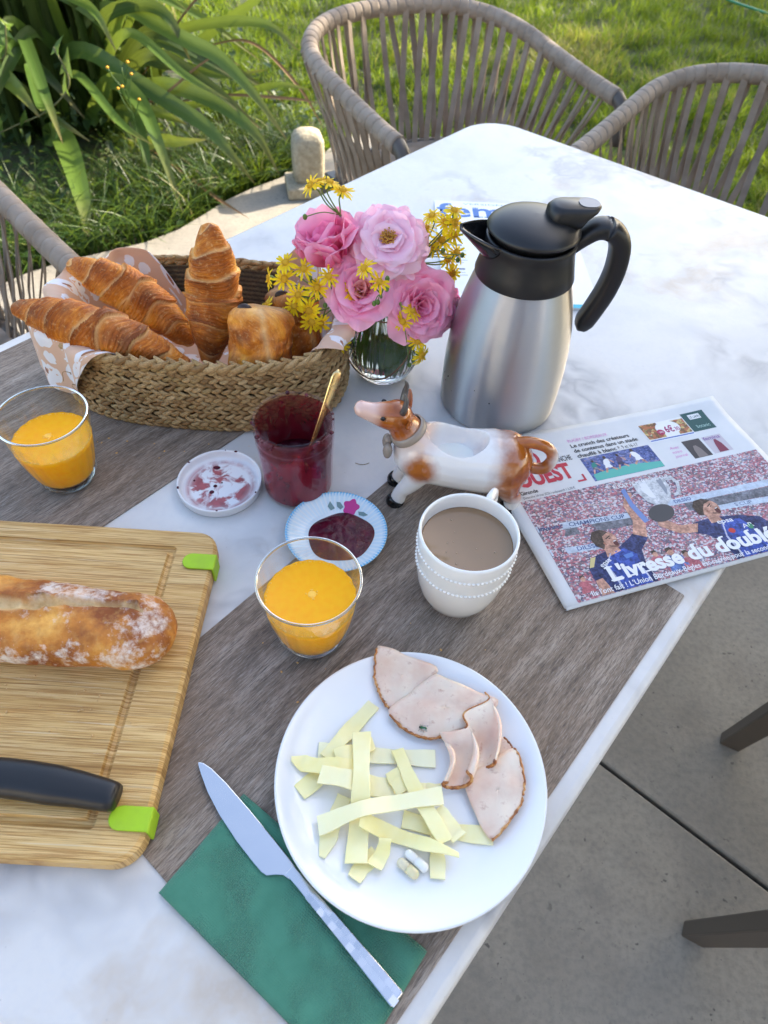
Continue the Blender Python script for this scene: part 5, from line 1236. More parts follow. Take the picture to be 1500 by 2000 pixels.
# -- roses
def petal_mat(name, stops):
    m = Mat(name, rough=.55, spec=.25, sheen=.15); al = m.attr('along'); co = m.co()
    f = m.math('ADD', al, m.math('MULTIPLY', m.math('SUBTRACT', m.noise(co, 60, 3), .5), .35))
    c_ = m.ramp(f, stops); m.set('color', c_); m.bump(m.noise(m.co((1, 1, 1)), 130, 3), .15, .0015)
    t = m.n('BsdfTranslucent', {'Color': c_}); ms = m.n('MixShader', {0: .42, 1: m.b.outputs[0], 2: t.outputs[0]}); m.nt.links.new(ms.outputs[0], m.out.inputs[0]); return m.m
PALE = petal_mat('pale_pink_petal', [(0, (.92, .36, .52)), (.4, (.96, .58, .73)), (.9, (.97, .74, .85))])
MIDP = petal_mat('pink_petal', [(0, (.92, .13, .33)), (.45, (.96, .30, .54)), (.95, (.97, .52, .71))])
HOT = petal_mat('rich_pink_petal', [(0, (.90, .09, .34)), (.5, (.95, .22, .52)), (1., (.97, .42, .67))])
SALM = petal_mat('salmon_pink_petal', [(0, (.86, .20, .18)), (.5, (.92, .42, .40)), (1., (.94, .60, .60))])
def petal(Lp, Wp, cup, curl, seed):
    """x across, y outward along the petal, z up; base at origin"""
    A = []
    def fn(a, b):
        v = a; u = b*2-1; wv = Wp*.5*(math.sin(math.pi*min(1, .14+.56*v))**.8)*1.25
        ang = cup*(.15+.85*v); rr = Lp*v
        y = math.sin(ang)/max(cup, .05)*Lp*(.15+.85*v) if False else 0
        # rise first, then open outward
        t = v*(1-.26*u*u*v); y = Lp*(t*math.sin(.25+(1-cup)*.95*t)); z = Lp*(t*math.cos(.25+(1-cup)*.95*t))
        x = wv*u; side = u*u
        y -= side*Wp*.30*cup*(.4+.6*v); z += side*Wp*.05
        if v > .7: q = (v-.7)/.3; y += curl*q*q*Lp*.35; z -= curl*q*q*Lp*.22
        y += .035*Lp*nz(u*1.3, v*2, seed, 1.2, seed); z += .09*Lp*nz(u*1.9, v*2.2, seed+5, 1.3)*v+.045*Lp*v*v*math.sin(7*u+seed)+.02*Lp*v**4*math.sin(15*u+2*seed)
        x += .03*Lp*nz(v*3, u, seed, 1.1); A.append(v); return (x, y, z)
    vf = grid(11, 13, fn); return vf, A
def rose(lab, pos, face, mat, size, kind, cat_n, stem_to):
    root = thing('rose', lab, 'rose', T(*pos), 0, 'pink roses in the vase')
    Q = Vector(face).normalized().to_track_quat('Z', 'Y'); Mr = Q.to_matrix().to_4x4()
    rings = dict(open=[(5, .25, .42, .62, .70, .2), (7, .10, .62, .80, .62, .3), (9, -.10, .80, .92, .58, .45), (9, -.30, 1.0, 1.0, .5, .55)],
                 cup=[(5, .95, .34, .45, .95, .0), (6, .85, .50, .62, .90, .0), (7, .70, .66, .78, .82, .12), (8, .50, .82, .92, .74, .25), (8, .25, .95, 1.0, .62, .5)],
                 bud=[(4, 1.0, .62, .55, 1.0, .0), (5, .9, .80, .80, .98, .05), (6, .84, .98, 1.0, .96, .06), (5, .74, 1.0, 1.06, .92, .2)])[kind]
    sd_ = random.randint(0, 99)
    for ri, (cnt, opn, lf, wf, cup, curl) in enumerate(rings):
        for k in range(cnt):
            vf, A = petal(size*lf*random.uniform(.93, 1.07), size*wf*1.05*random.uniform(.9, 1.1), max(.05, cup+random.uniform(-.06, .06)), curl+random.uniform(-.1, .15), sd_+ri*17+k*3)
            az = 2*math.pi*(k+.5*ri+random.uniform(-.12, .12))/cnt; tilt = (1-opn)*R(62)*(.55 if kind != 'open' else 1.0)*(.35+.65*ri/(len(rings)-1))
            M4 = Mr @ Matrix.Rotation(az, 4, 'Z') @ Matrix.Translation((0, size*.03*ri, -size*.10*ri*(.5 if kind == 'bud' else .35))) @ Matrix.Rotation(-tilt+random.uniform(-.20, .20), 4, 'X')
            me = mesh_data('petal', vf, mat if not isinstance(mat, tuple) else (mat[0] if ri < 2 else mat[1])); obj('petal', xform_me(me, M4), None, root, attr={'along': A})
    if kind == 'open':
        cs_ = []
        for k in range(60):
            a = k*2.4; q = size*.018*math.sqrt(k); h = size*(.20+.10*random.random()); d_ = (q*math.cos(a), q*math.sin(a))
            cs_.append(tube([(d_[0]*.3, d_[1]*.3, 0), (d_[0]*.8, d_[1]*.8, h*.7), (d_[0]*1.3, d_[1]*1.3, h)], .0004, 4)); cs_.append(sphere((d_[0]*1.3, d_[1]*1.3, h), .0011, .0011, .0009, 6, 4))
        obj('stamens', xform(cat(cs_), Mr), plain('stamen', (.50, .25, .03), .7), root)
        obj('centre', xform(sphere((0, 0, size*.10), size*.13, size*.13, size*.10, 14, 8), Mr), plain('rose_heart', (.35, .06, .05), .7), root)
    s0 = Mr @ Vector((0, 0, -size*.12)); s1 = Vector(stem_to)-Vector(pos)
    obj('stem', tube(smooth_path([tuple(s0), tuple(Mr @ Vector((0, 0, -size*.55))), tuple(s1*.6+Vector((0, 0, .012))), tuple(s1)], 20), .0018, 8), STEM, root)
    obj('calyx', xform(sphere((0, 0, -size*.10), size*.13, size*.13, size*.14, 12, 8), Mr), STEM, root)
def xform_me(me, M4): me.transform(M4); return me
STEM = foliage('flower_stem', [(0, (.13, .22, .05)), (1, (.20, .30, .08))], .5, .15, key=None).m
rose('big wide open pale pink rose showing its orange stamens', (-.0165, .700, .183), (.02, -.62, .78), PALE, .050, 'open', 0, (-.012, .712, .02))
rose('closed egg shaped pink rose beside the wide open one', (-.078, .706, .160), (-.30, -.20, .93), (HOT, MIDP), .054, 'bud', 0, (-.02, .705, .02))
rose('half open pink rose in front with salmon heart', (-.044, .678, .134), (.05, -.70, .62), (SALM, MIDP), .042, 'cup', 0, (-.016, .70, .02))
rose('round cupped pink rose hanging over the vase rim beside the jug', (.024, .682, .117), (.28, -.80, .50), (MIDP, MIDP), .043, 'cup', 0, (-.005, .71, .02))
rose('small bright pink rose pressed against the steel jug', (.047, .700, .104), (.80, -.35, .30), HOT, .034, 'bud', 0, (0, .712, .02))
# -- big leaf standing in the water
LFm = foliage('vase_leaf', [(0, (.09, .22, .02)), (1, (.13, .30, .03))], .35, .4, key=None).m
def leafq(a, b):
    u = b*2-1; w = .021*math.sin(math.pi*min(1, .06+.9*a))**.8; return (.008+w*u+.002*math.sin(a*5), -.016+.006*u*u+.004*a, .012+.050*a)
o = obj('rose_leaf', grid(14, 9, leafq), LFm, loc=T(-.0145, .7055, .0003), label='broad green leaf standing in the water of the vase', cat='leaf'); mod_solid(o, .0004)
def leafr(sx, tw):
    def fn(a, b):
        u = b*2-1; w = .013*math.sin(math.pi*min(1, .06+.9*a))**.8; return (sx+w*u*math.cos(tw), .004+w*u*math.sin(tw)+.010*a, .014+.062*a)
    return fn
for sx, tw, lab in ((-.018, .5, 'narrow green leaf in the vase on the basket side'), (.022, -.7, 'narrow green leaf in the vase on the jug side')):
    q_ = obj('rose_leaf', grid(12, 7, leafr(sx, tw)), LFm, loc=T(-.0145, .7055, .0003), label=lab, cat='leaf'); mod_solid(q_, .0004)

# -- yellow ragwort sprays
YP = petal_mat('yellow_ray', [(0, (.85, .52, .01)), (.6, (.95, .72, .012)), (1, (.95, .78, .02))]); YD = plain('yellow_disc', (.62, .36, .012), .8)
BUD = foliage('green_bud', [(0, (.09, .17, .03)), (1, (.16, .26, .05))], .5, .15, key=None).m
def ragwort(parent, pos, face, size=.011, rays=13, stem_from=None):
    Mr = Vector(face).normalized().to_track_quat('Z', 'Y').to_matrix().to_4x4(); parts = []; al = []
    for k in range(rays):
        if random.random() < .06: continue
        az = 2*math.pi*(k+random.uniform(-.25, .25))/rays; L = size*random.uniform(.82, 1.12); dr = random.uniform(-.12, .42); w = size*.125
        v = []
        for i, t in enumerate((.0, .35, .7, .93, 1.05)):
            ww = w*(.6, 1.0, 1.05, .75, .15)[i]; y = size*.30+L*t*.85; z = size*.06-dr*L*t*t
            v += [(-ww, y, z), (0, y, z+.0003), (ww, y, z)]
        f = [(i*3+j, i*3+j+1, i*3+4+j, i*3+3+j) for i in range(4) for j in range(2)]; parts.append(xform((v, f), Matrix.Rotation(az, 4, 'Z'))); al += [q for t in (0, .35, .7, .93, 1.) for q in (t, t, t)]
    fl = obj('flower', xform(cat(parts), Mr), YP, parent, loc=pos, attr={'along': al})
    dsc = [sphere((0, 0, size*.06), size*.38, size*.38, size*.20, 14, 6)]
    for k in range(26): a = k*2.4; q = size*.07*math.sqrt(k); dsc.append(sphere((q*math.cos(a), q*math.sin(a), size*.20), size*.05, size*.05, size*.09, 5, 4))
    obj('disc', xform(cat(dsc), Mr), YD, fl)
    obj('bud_cup', xform(lathe([(.0, -size*.62), (size*.14, -size*.60), (size*.30, -size*.35), (size*.34, 0), (size*.30, size*.06)], 12), Mr), BUD, fl)
def spray(lab, heads, hub, root_pt, buds=()):
    r0 = Vector(T(*root_pt)); sp_ = thing('ragwort_spray', lab, 'wildflower', tuple(r0), 0, 'sprays of yellow ragwort in the vase'); hb = Vector((hub[0], hub[1], hub[2]))-r0
    st_ = [tube(smooth_path([(0, 0, 0), tuple(hb*.45+Vector((0, 0, .02))), tuple(hb)], 16), .0013, 6)]
    for (x, y, z), face in heads:
        q = Vector((x, y, z))-r0; back = q-Vector(face).normalized()*.007
        st_.append(tube(smooth_path([tuple(hb), tuple(hb*.45+back*.55+Vector((0, 0, -.004))), tuple(back-Vector(face).normalized()*.004), tuple(back)], 12), .0008, 5)); ragwort(sp_, tuple(q), face, random.uniform(.0098, .0120), random.choice((12, 13, 14, 15)))
    for (x, y, z) in buds:
        q = Vector((x, y, z))-r0; st_.append(tube(smooth_path([tuple(hb), tuple(hb*.5+q*.5+Vector((0, 0, .004))), tuple(q)], 10), .0006, 5))
        obj('bud', sphere(tuple(q), .0026, .0026, .0033, 10, 8), BUD, sp_)
    obj('stem', cat(st_), STEM, sp_)
spray('cluster of yellow daisies low over the basket rim', [((-.092, .668, .880), (-.2, -.7, .7)), ((-.118, .660, .860), (-.1, -.85, .5)), ((-.126, .672, .905), (-.3, -.4, .85)), ((-.088, .662, .838), (.1, -.9, .3))], (-.080, .676, .868), (-.020, .702, .03), [(-.11, .665, .868)])
spray('yellow daisies standing behind the round pink rose beside the jug', [((.046, .728, .935), (0, -.4, .9)), ((.044, .732, .912), (-.2, -.5, .8)), ((.062, .728, .900), (.4, -.4, .8)), ((.030, .730, .940), (-.3, -.2, .9))], (.018, .735, .880), (-.006, .716, .03), [(.07, .72, .93)])
spray('spray of yellow daisies drooping over the golden pastry', [((-.106, .668, .902), (-.1, -.6, .7)), ((-.128, .668, .888), (-.15, -.8, .6)), ((-.146, .672, .885), (-.9, -.3, .2)), ((-.113, .662, .873), (0, -.8, .6)), ((-.150, .660, .857), (-.7, -.1, .75)), ((-.135, .655, .850), (-.5, -.3, .7))],
      (-.088, .675, .870), (-.022, .698, .03), [(-.10, .67, .89), (-.075, .672, .885)])
spray('spray of yellow daisies beside the basket rim, under the closed rose', [((-.101, .660, .855), (-.1, -.8, .4)), ((-.098, .655, .844), (.2, -.8, .3)), ((-.078, .660, .900), (.1, -.55, .8)), ((-.065, .650, .819), (.2, -.5, .2)), ((-.054, .664, .880), (.5, -.3, .7))],
      (-.068, .672, .860), (-.025, .70, .03), [(-.083, .662, .862), (-.06, .655, .84)])
spray('short yellow daisy sprig in front of the half open rose', [((-.022, .640, .910), (.1, -.75, .65)), ((-.038, .640, .924), (-.5, -.3, .6))], (-.020, .655, .885), (-.018, .694, .03), [(-.027, .648, .878), (-.023, .648, .880), (-.014, .648, .897), (-.014, .650, .908)])
spray('yellow daisies rising above the closed pink rose', [((-.099, .70, .978), (-.6, -.3, .6)), ((-.089, .705, .980), (-.1, .1, 1)), ((-.080, .70, .982), (.2, .1, 1)), ((-.067, .70, .975), (.3, -.1, .95))], (-.070, .708, .945), (-.018, .712, .03), [(-.107, .70, .944)])
spray('upright yellow daisies between the open rose and the jug', [((.053, .725, .950), (.1, -.2, .9)), ((.055, .722, .938), (.5, -.5, .5)), ((.056, .722, .924), (.3, -.5, .6)), ((.025, .735, .923), (-.2, -.1, .9)), ((.036, .730, .904), (.2, -.3, .8)), ((.053, .728, .891), (.3, -.4, .7)), ((.060, .725, .876), (.4, -.6, .3))], (.012, .732, .885), (-.010, .715, .03), [(.046, .72, .906), (.068, .715, .905), (.064, .718, .897)])
spray('yellow daisies hanging down in front of the vase glass', [((.006, .655, .853), (-.3, -.8, .2)), ((.015, .660, .864), (.5, -.2, .8)), ((.025, .654, .828), (.1, -.85, .4)), ((.031, .652, .810), (.6, -.5, .1))], (.002, .662, .872), (-.012, .70, .03), [(.018, .652, .795), (.022, .655, .800)])

# ============================================================ NEWSPAPER AND MAGAZINE
NA = R(21)
news = thing('newspaper', 'folded newspaper with a stadium photograph hanging over the table edge', 'newspaper', T(.183, .356, MT), NA)
NPm = Mat('newsprint', rough=.85); co = NPm.co(); NPm.set('color', NPm.ramp(NPm.noise(co, 30, 4), [(.3, (.60, .615, .62)), (.7, (.66, .67, .67))]))
NWd, NHt = .332, .230
def nz_top(x, y): return .0078+.0020*math.sin(x*13+.4+y*6)*(.4+y/NHt)*.6+.0012*math.sin(y*38+x*9)*smooth01(x/.05)*.5+.0022*smooth01((y-.19)/.04)*smooth01((x-.24)/.09)-.0012*smooth01((.02-x)/.02)-.0010*smooth01((.012-y)/.012)+.0004*nz(x, y, 0, 26)
def sheet(k, n, inset):
    f = (k+1)/n
    def fn(a, b):
        x = inset*.6*math.sin(k*1.7)+NWd*a; y = inset*math.cos(k*2.1)+NHt*b
        return (x-.0016*(1-f)*(1-a)*0, y, .0006+(nz_top(x, y)-.0006)*f)
    return grid(40, 30, fn)
for k in range(5):
    o = obj('sheet', sheet(k, 5, .0016 if k < 4 else 0), NPm.m, news); mod_solid(o, .0005, -1)
# rounded fold along the near edge
fold = obj('fold', grid(40, 10, lambda a, b: (NWd*a, -.0022*math.sin(math.pi*b)-.0002, .0008+(nz_top(NWd*a, 0)-.0008)*b)), NPm.m, news)
PR = {}
def ink(col, rough=.8, vary=0.0):
    if (col, vary) not in PR:
        m = Mat('ink', color=col, rough=rough)
        if vary:
            c_ = m.co(); n_ = m.math('ADD', m.math('MULTIPLY', m.noise(c_, 120, 4, .65), .7), m.math('MULTIPLY', m.noise(c_, 420, 3), .4))
            m.set('color', m.ramp(n_, [(.38, tuple(q*(1-vary) for q in col)), (.55, col), (.72, tuple(min(.75, q*(1+vary*1.3)+.02*vary) for q in col))]))
        PR[(col, vary)] = m.m
    return PR[(col, vary)]
lift = [.00025]
def patch(name, x0, x1, y0, y1, mat, nx_=None, ny_=None, parent=None, lv=1):
    nx_ = nx_ or max(2, int((x1-x0)/.006)); ny_ = ny_ or max(2, int((y1-y0)/.006))
    return obj(name, grid(nx_, ny_, lambda a, b: (x0+(x1-x0)*a, y0+(y1-y0)*b, nz_top(x0+(x1-x0)*a, y0+(y1-y0)*b)+.00008*lv)), mat, parent or news)
def poly(name, pts, mat, lv=2, parent=None, f=nz_top):
    """flat printed shape, cut fine enough to follow the paper"""
    bm = bmesh.new(); bm.faces.new([bm.verts.new((x, y, 0)) for x, y in pts]); bmesh.ops.triangulate(bm, faces=bm.faces[:])
    bmesh.ops.subdivide_edges(bm, edges=[e for e in bm.edges if e.calc_length() > .012], cuts=2, use_grid_fill=True)
    for v in bm.verts: v.co.z = f(v.co.x, v.co.y)+.00008*lv
    for q in bm.faces:
        q.normal_update()
        if q.normal.z < 0: q.normal_flip()
    me = bpy.data.meshes.new(name); bm.to_mesh(me); bm.free(); me.materials.append(mat)
    return obj(name, me, None, parent or news)
def text(body_, x, y, h, mat, parent=None, width=None, bold=0.0, ang=0.0, lv=3, f=nz_top, shear=0.0, serif=False, name='lettering'):
    """printed lettering, turned into mesh and laid on the sheet; h is the capital height"""
    cu = bpy.data.curves.new('lettering', 'FONT'); cu.body = body_; cu.size = 1; cu.offset = bold; cu.resolution_u = 3; cu.shear = shear
    t = bpy.data.objects.new('lettering_temp', cu); COL.objects.link(t)
    bpy.context.view_layer.update(); dg = bpy.context.evaluated_depsgraph_get(); me = bpy.data.meshes.new_from_object(t.evaluated_get(dg)); bpy.data.objects.remove(t, do_unlink=True)
    n = len(me.vertices); c_ = np.zeros(n*3); me.vertices.foreach_get('co', c_); c_ = c_.reshape(-1, 3)
    if n == 0: return None
    s = h/.70; sx = s if width is None else width/(c_[:, 0].max()-min(0, c_[:, 0].min()))
    ca, sa = math.cos(ang), math.sin(ang); X = c_[:, 0]*sx; Yy = c_[:, 1]*s
    xx = x+ca*X-sa*Yy; yy = y+sa*X+ca*Yy
    zz = np.array([f(a, b) for a, b in zip(xx, yy)])+.00008*lv
    me.vertices.foreach_set('co', np.stack([xx, yy, zz], -1).ravel().astype(np.float32)); me.update()
    me.materials.clear(); me.materials.append(mat)
    return obj(name, me, None, parent or news)
RED, BLK, PNK, WHT, BLU = ink((.46, .035, .06)), ink((.018, .018, .020)), ink((.62, .22, .50)), ink((.74, .75, .76)), ink((.025, .05, .24))
text('SUD', .022, .1765, .0235, RED, width=.041, bold=.045); text('OUEST', .0215, .1515, .0215, RED, width=.069, bold=.045)
text('DIMANCHE', .0685, .1765, .0078, BLK, width=.032, bold=.012)
poly('bracket', [(.090, .1425), (.1010, .1425), (.1010, .1525), (.0985, .1525), (.0985, .145), (.090, .145)], RED, 2)
text('RUGBY / BORDEAUX', .1085, .2025, .0048, PNK, width=.054)
for i, (s_, w_) in enumerate((('Le crunch des créateurs', .0795), ('de contenus dans un stade', .0865), ('chauffé à blanc', .052))): text(s_, .108, .1935-.0084*i, .0056, BLK, width=w_, bold=.022)
text('P. 9 et 16-17', .1625, .1767, .0054, BLK, width=.027)
text('Gironde', .0180, .1410, .0050, BLK, width=.021, bold=.022); text('Dimanche 24 mai 2026 / sudouest.fr / 2,30 €', .0180, .1350, .0034, ink((.10, .10, .11)), width=.064)

# crowd: thousands of tiny printed dots of colour
def crowd(name, stops, sc_=470, seed=0):
    m = Mat(name, rough=.8); c_ = m.co((1, 1.35, 0), loc=(seed, seed*.7, 0)); col_ = m.n('TexVoronoi', {'Vector': c_, 'Scale': sc_, 'Randomness': 1}).outputs['Color']; r_ = m.sep(col_)
    big = m.noise(c_, 32, 3); v = m.math('ADD', m.math('MULTIPLY', r_[0], .85), m.math('MULTIPLY', m.math('SUBTRACT', big, .5), .55), True)
    row = m.wave(m.co((1, 1, 1), (0, 0, R(-5))), 62, 1.5, 2, 3, 'Y'); cc = m.ramp(v, stops, 'CONSTANT'); cc = m.mix(.16, cc, m.ramp(big, [(.35, stops[0][1]), (.5, stops[2][1]), (.65, stops[4][1] if len(stops) > 4 else stops[1][1])])); m.set('color', m.mix(m.math('MULTIPLY', row, .22), cc, stops[0][1])); return m.m
CRW = crowd('printed_crowd', [(0, (.09, .09, .13)), (.17, (.38, .10, .13)), (.32, (.52, .22, .25)), (.46, (.26, .20, .19)), (.56, (.62, .61, .64)), (.76, (.14, .18, .30)), (.84, (.50, .40, .36)), (.92, (.34, .40, .52))])
CRB = crowd('printed_blue_crowd', [(0, (.03, .05, .16)), (.3, (.07, .11, .32)), (.6, (.16, .20, .45)), (.82, (.30, .24, .30)), (.93, (.55, .56, .62))], 420, 3)
FOOD = crowd('printed_food', [(0, (.12, .05, .03)), (.3, (.40, .10, .05)), (.55, (.55, .40, .15)), (.75, (.20, .22, .06)), (.88, (.62, .58, .48))], 240, 5)
SKN, HAIR, JER, JER2, SIL, DRK, BAN = ink((.46, .25, .18), vary=.55), ink((.060, .042, .034), vary=.7), ink((.035, .070, .30), vary=.7), ink((.026, .036, .115), vary=.8), ink((.50, .52, .54), vary=.5), ink((.15, .155, .18), vary=.6), ink((.46, .53, .62), vary=.2)
# small action picture
p1 = patch('small_photo', .1090, .2015, .1385, .1750, CRB)
poly('pitch', [(.112, .1387), (.2013, .1387), (.2013, .1470), (.165, .1520), (.125, .1500), (.112, .1480)], ink((.10, .42, .36)), 2, p1)
def runner(x, y, s, shirt, shorts, flip):
    F_ = lambda q: [(x+s*flip*a, y+s*b) for a, b in q]
    poly('player', F_([(-.25, .45), (-.1, .8), (.15, .95), (.35, .85), (.3, .5), (.15, .35), (-.15, .32)]), shirt, 3, p1); poly('player_shorts', F_([(-.2, .36), (.2, .38), (.3, .1), (.05, .05), (-.05, .12), (-.3, .08)]), shorts, 4, p1)
    poly('player_leg', F_([(-.28, .1), (-.1, .1), (-.3, -.3), (-.45, -.3)]), SKN, 3, p1); poly('player_leg', F_([(.1, .1), (.28, .1), (.55, -.15), (.45, -.28)]), SKN, 3, p1); poly('player_arm', F_([(.25, .8), (.4, .75), (.62, .45), (.52, .4)]), SKN, 5, p1)
    poly('player_head', F_([(.12+.13*math.cos(a), 1.05+.15*math.sin(a)) for a in np.linspace(0, 6.28, 9)[:-1]]), HAIR, 4, p1)
runner(.1360, .1520, .0165, WHT, WHT, 1); runner(.1530, .1530, .0150, ink((.09, .07, .16)), ink((.05, .05, .10)), 1); runner(.1780, .1540, .0170, WHT, WHT, -1); runner(.1195, .1530, .0135, ink((.03, .22, .20)), DRK, 1)
# advertisement and the two supplements
ad = patch('advert', .2080, .2710, .1770, .2085, WHT); patch('advert_picture', .2085, .2330, .1815, .2080, FOOD, parent=ad, lv=2); patch('advert_picture', .2520, .2700, .1815, .2060, FOOD, parent=ad, lv=2)
poly('advert_bubble', [(.2430+.0165*math.cos(a), .1955+.0120*math.sin(a)) for a in np.linspace(0, 6.28, 22)[:-1]], WHT, 3, ad); text('6€', .2370, .1880, .0105, ink((.30, .02, .12)), ad, width=.012, bold=.03, lv=4); text('30', .2500, .1885, .0060, ink((.30, .02, .12)), ad, width=.007, bold=.02, lv=4)
poly('advert_badge', [(.2300+.0052*math.cos(a), .1905+.0048*math.sin(a)) for a in np.linspace(0, 6.28, 16)[:-1]], ink((.36, .03, .10)), 4, ad); text('-30%', .2264, .1890, .0028, WHT, ad, width=.0074, lv=5)
patch('advert_line', .2085, .2700, .1782, .1802, ink((.10, .16, .42)), parent=ad, lv=2)
gb = patch('green_advert', .2710, .3035, .1800, .2125, ink((.022, .085, .085))); patch('advert_label', .2790, .2955, .2005, .2085, WHT, parent=gb, lv=2); text('LE LANN', .2803, .2022, .0042, ink((.022, .085, .085)), gb, width=.014, bold=.02, lv=3); text('botanic', .2795, .1850, .0055, ink((.35, .55, .50)), gb, width=.019, lv=3)
for i, s_ in enumerate(('Avec', 'votre', 'journal')): text(s_, .2220+(.001 if i == 0 else 0), .1600-.0068*i, .0045, PNK, width=(.013, .014, .018)[i], shear=.25)
c1 = patch('supplement_cover', .2440, .2690, .1395, .1690, ink((.055, .05, .055))); poly('cover_figure', [(.2500, .1400), (.2630, .1400), (.2610, .1530), (.2580, .1590), (.2540, .1590), (.2515, .1520)], ink((.20, .17, .16)), 2, c1)
c2 = patch('supplement_cover', .2725, .2990, .1405, .1690, ink((.50, .46, .50))); text('femina', .2735, .1630, .0055, ink((.20, .10, .30)), c2, width=.023, bold=.01); poly('cover_figure', [(.2800, .1410), (.2930, .1410), (.2915, .1545), (.2880, .1620), (.2850, .1620), (.2825, .1545)], ink((.20, .035, .07)), 3, c2)
# the large photograph
bp = patch('large_photo', .0130, .3250, .0004, .1330, CRW)
def quad(nm, x0, y0, x1, y1, t0, t1, mat, lv=2): return poly(nm, [(x0, y0), (x1, y1), (x1, y1+t1), (x0, y0+t0)], mat, lv, bp)
quad('shade_band', .0135, .0790, .1230, .0705, .0105, .0100, DRK); quad('banner', .0135, .0885, .1260, .0790, .0090, .0085, BAN); text('Investec   CHAMPIONS CUP', .0150, .0905, .0052, ink((.06, .09, .20)), bp, width=.100, bold=.012, ang=R(-4.8), lv=4)
quad('banner', .0135, .0575, .0800, .0510, .0080, .0075, BAN); text('DILSSO', .0420, .0565, .0050, ink((.06, .09, .26)), bp, width=.027, bold=.01, ang=R(-5), lv=4)
quad('shade_band', .1900, .0720, .3245, .0660, .0110, .0120, DRK); quad('banner', .1700, .0840, .3245, .0790, .0085, .0090, BAN); text('DILSSO', .1800, .0855, .0045, ink((.06, .09, .26)), bp, width=.022, bold=.01, lv=4); quad('banner', .2200, .0640, .3245, .0560, .0075, .0080, BAN); text('S CUP', .2450, .0640, .0045, ink((.06, .09, .20)), bp, width=.022, lv=4, ang=R(-4))
def loopn(cx, cy_, rx, ry, n=20, rot=0): return [(cx+rx*math.cos(a)*math.cos(rot)-ry*math.sin(a)*math.sin(rot), cy_+rx*math.cos(a)*math.sin(rot)+ry*math.sin(a)*math.cos(rot)) for a in np.linspace(0, 2*math.pi, n+1)[:-1]]
# two players in blue lifting a silver cup
poly('player_shirt', [(.0400, .0010), (.0420, .0330), (.0500, .0440), (.0660, .0470), (.0850, .0480), (.1020, .0560), (.1160, .0640), (.1240, .0520), (.1080, .0390), (.1020, .0200), (.1040, .0010)], JER2, 3, bp)
poly('player_shirt_panel', [(.0640, .0010), (.0600, .0300), (.0720, .0440), (.0900, .0460), (.1000, .0360), (.0960, .0180), (.0980, .0010)], JER, 4, bp)
poly('player_arm', [(.0400, .0010), (.0415, .0180), (.0500, .0190), (.0540, .0010)], SKN, 5, bp); poly('player_arm', [(.1100, .0600), (.1230, .0520), (.1330, .0720), (.1310, .0960), (.1400, .1120), (.1330, .1150), (.1210, .0980), (.1200, .0760)], SKN, 5, bp)
h1 = poly('player_face', loopn(.0790, .0580, .0105, .0135, rot=-.5), SKN, 5, bp); poly('player_neck', [(.0680, .0400), (.0860, .0440), (.0840, .0540), (.0710, .0520)], SKN, 4, bp)
poly('player_hair', [(.0640, .0560), (.0620, .0660), (.0680, .0740), (.0780, .0750), (.0850, .0700), (.0760, .0660), (.0740, .0560), (.0700, .0500)], HAIR, 6, bp); poly('player_mouth', loopn(.0860, .0540, .0026, .0034), ink((.10, .03, .03)), 7, bp)
poly('player_shirt', [(.2000, .0010), (.1980, .0250), (.1880, .0380), (.1740, .0440), (.1830, .0560), (.2000, .0570), (.2180, .0560), (.2400, .0520), (.2620, .0440), (.2700, .0260), (.2650, .0010)], JER2, 3, bp)
poly('player_shirt_panel', [(.2080, .0010), (.2060, .0300), (.2140, .0500), (.2380, .0480), (.2460, .0280), (.2440, .0010)], JER, 4, bp)
poly('player_arm', [(.1880, .0540), (.1800, .0430), (.1600, .0470), (.1440, .0620), (.1470, .0720), (.1560, .0680), (.1660, .0570)], SKN, 5, bp); poly('player_face', loopn(.2140, .0680, .0115, .0130, rot=-.6), SKN, 5, bp); poly('player_neck', [(.2030, .0500), (.2180, .0500), (.2160, .0620), (.2040, .0600)], SKN, 4, bp)
poly('player_hair', [(.1970, .0640), (.1960, .0760), (.2020, .0830), (.2130, .0840), (.2210, .0790), (.2110, .0760), (.2060, .0700), (.2020, .0620)], HAIR, 6, bp); poly('player_mouth', loopn(.2210, .0640, .0030, .0040), ink((.10, .03, .03)), 7, bp)
text('epsa', .2090, .0470, .0060, WHT, bp, width=.020, bold=.012, lv=6, ang=R(-3)); text('epsa', .0560, .0300, .0052, WHT, bp, width=.015, bold=.012, lv=6, ang=R(22)); text('AR', .2330, .0340, .0060, WHT, bp, width=.014, lv=6)
poly('shirt_badge', loopn(.2180, .0350, .0040, .0034), ink((.45, .05, .04)), 6, bp); poly('shirt_badge', loopn(.2420, .0350, .0034, .0040), ink((.05, .22, .12)), 6, bp); poly('shirt_badge', [(.0850, .0380), (.0960, .0390), (.0950, .0340), (.0860, .0330)], ink((.10, .20, .50)), 6, bp); poly('shirt_trim', [(.0430, .0330), (.0500, .0440), (.0560, .0440), (.0480, .0330)], ink((.55, .47, .22)), 6, bp)
poly('ribbon', [(.1300, .1180), (.1360, .1200), (.1340, .0980), (.1380, .0720), (.1310, .0700), (.1280, .0950)], ink((.16, .24, .48)), 6, bp)
cupp = poly('trophy', [(.1480, .1240), (.1890, .1250), (.1880, .1080), (.1800, .0930), (.1700, .0860), (.1600, .0870), (.1510, .0960), (.1470, .1100)], SIL, 7, bp)
poly('trophy_shine', [(.1560, .1220), (.1640, .1225), (.1640, .0980), (.1580, .1000), (.1545, .1090)], ink((.70, .71, .72)), 8, bp); poly('trophy_shade', [(.1780, .1230), (.1850, .1230), (.1830, .1060), (.1780, .0980)], ink((.26, .28, .32)), 8, bp)
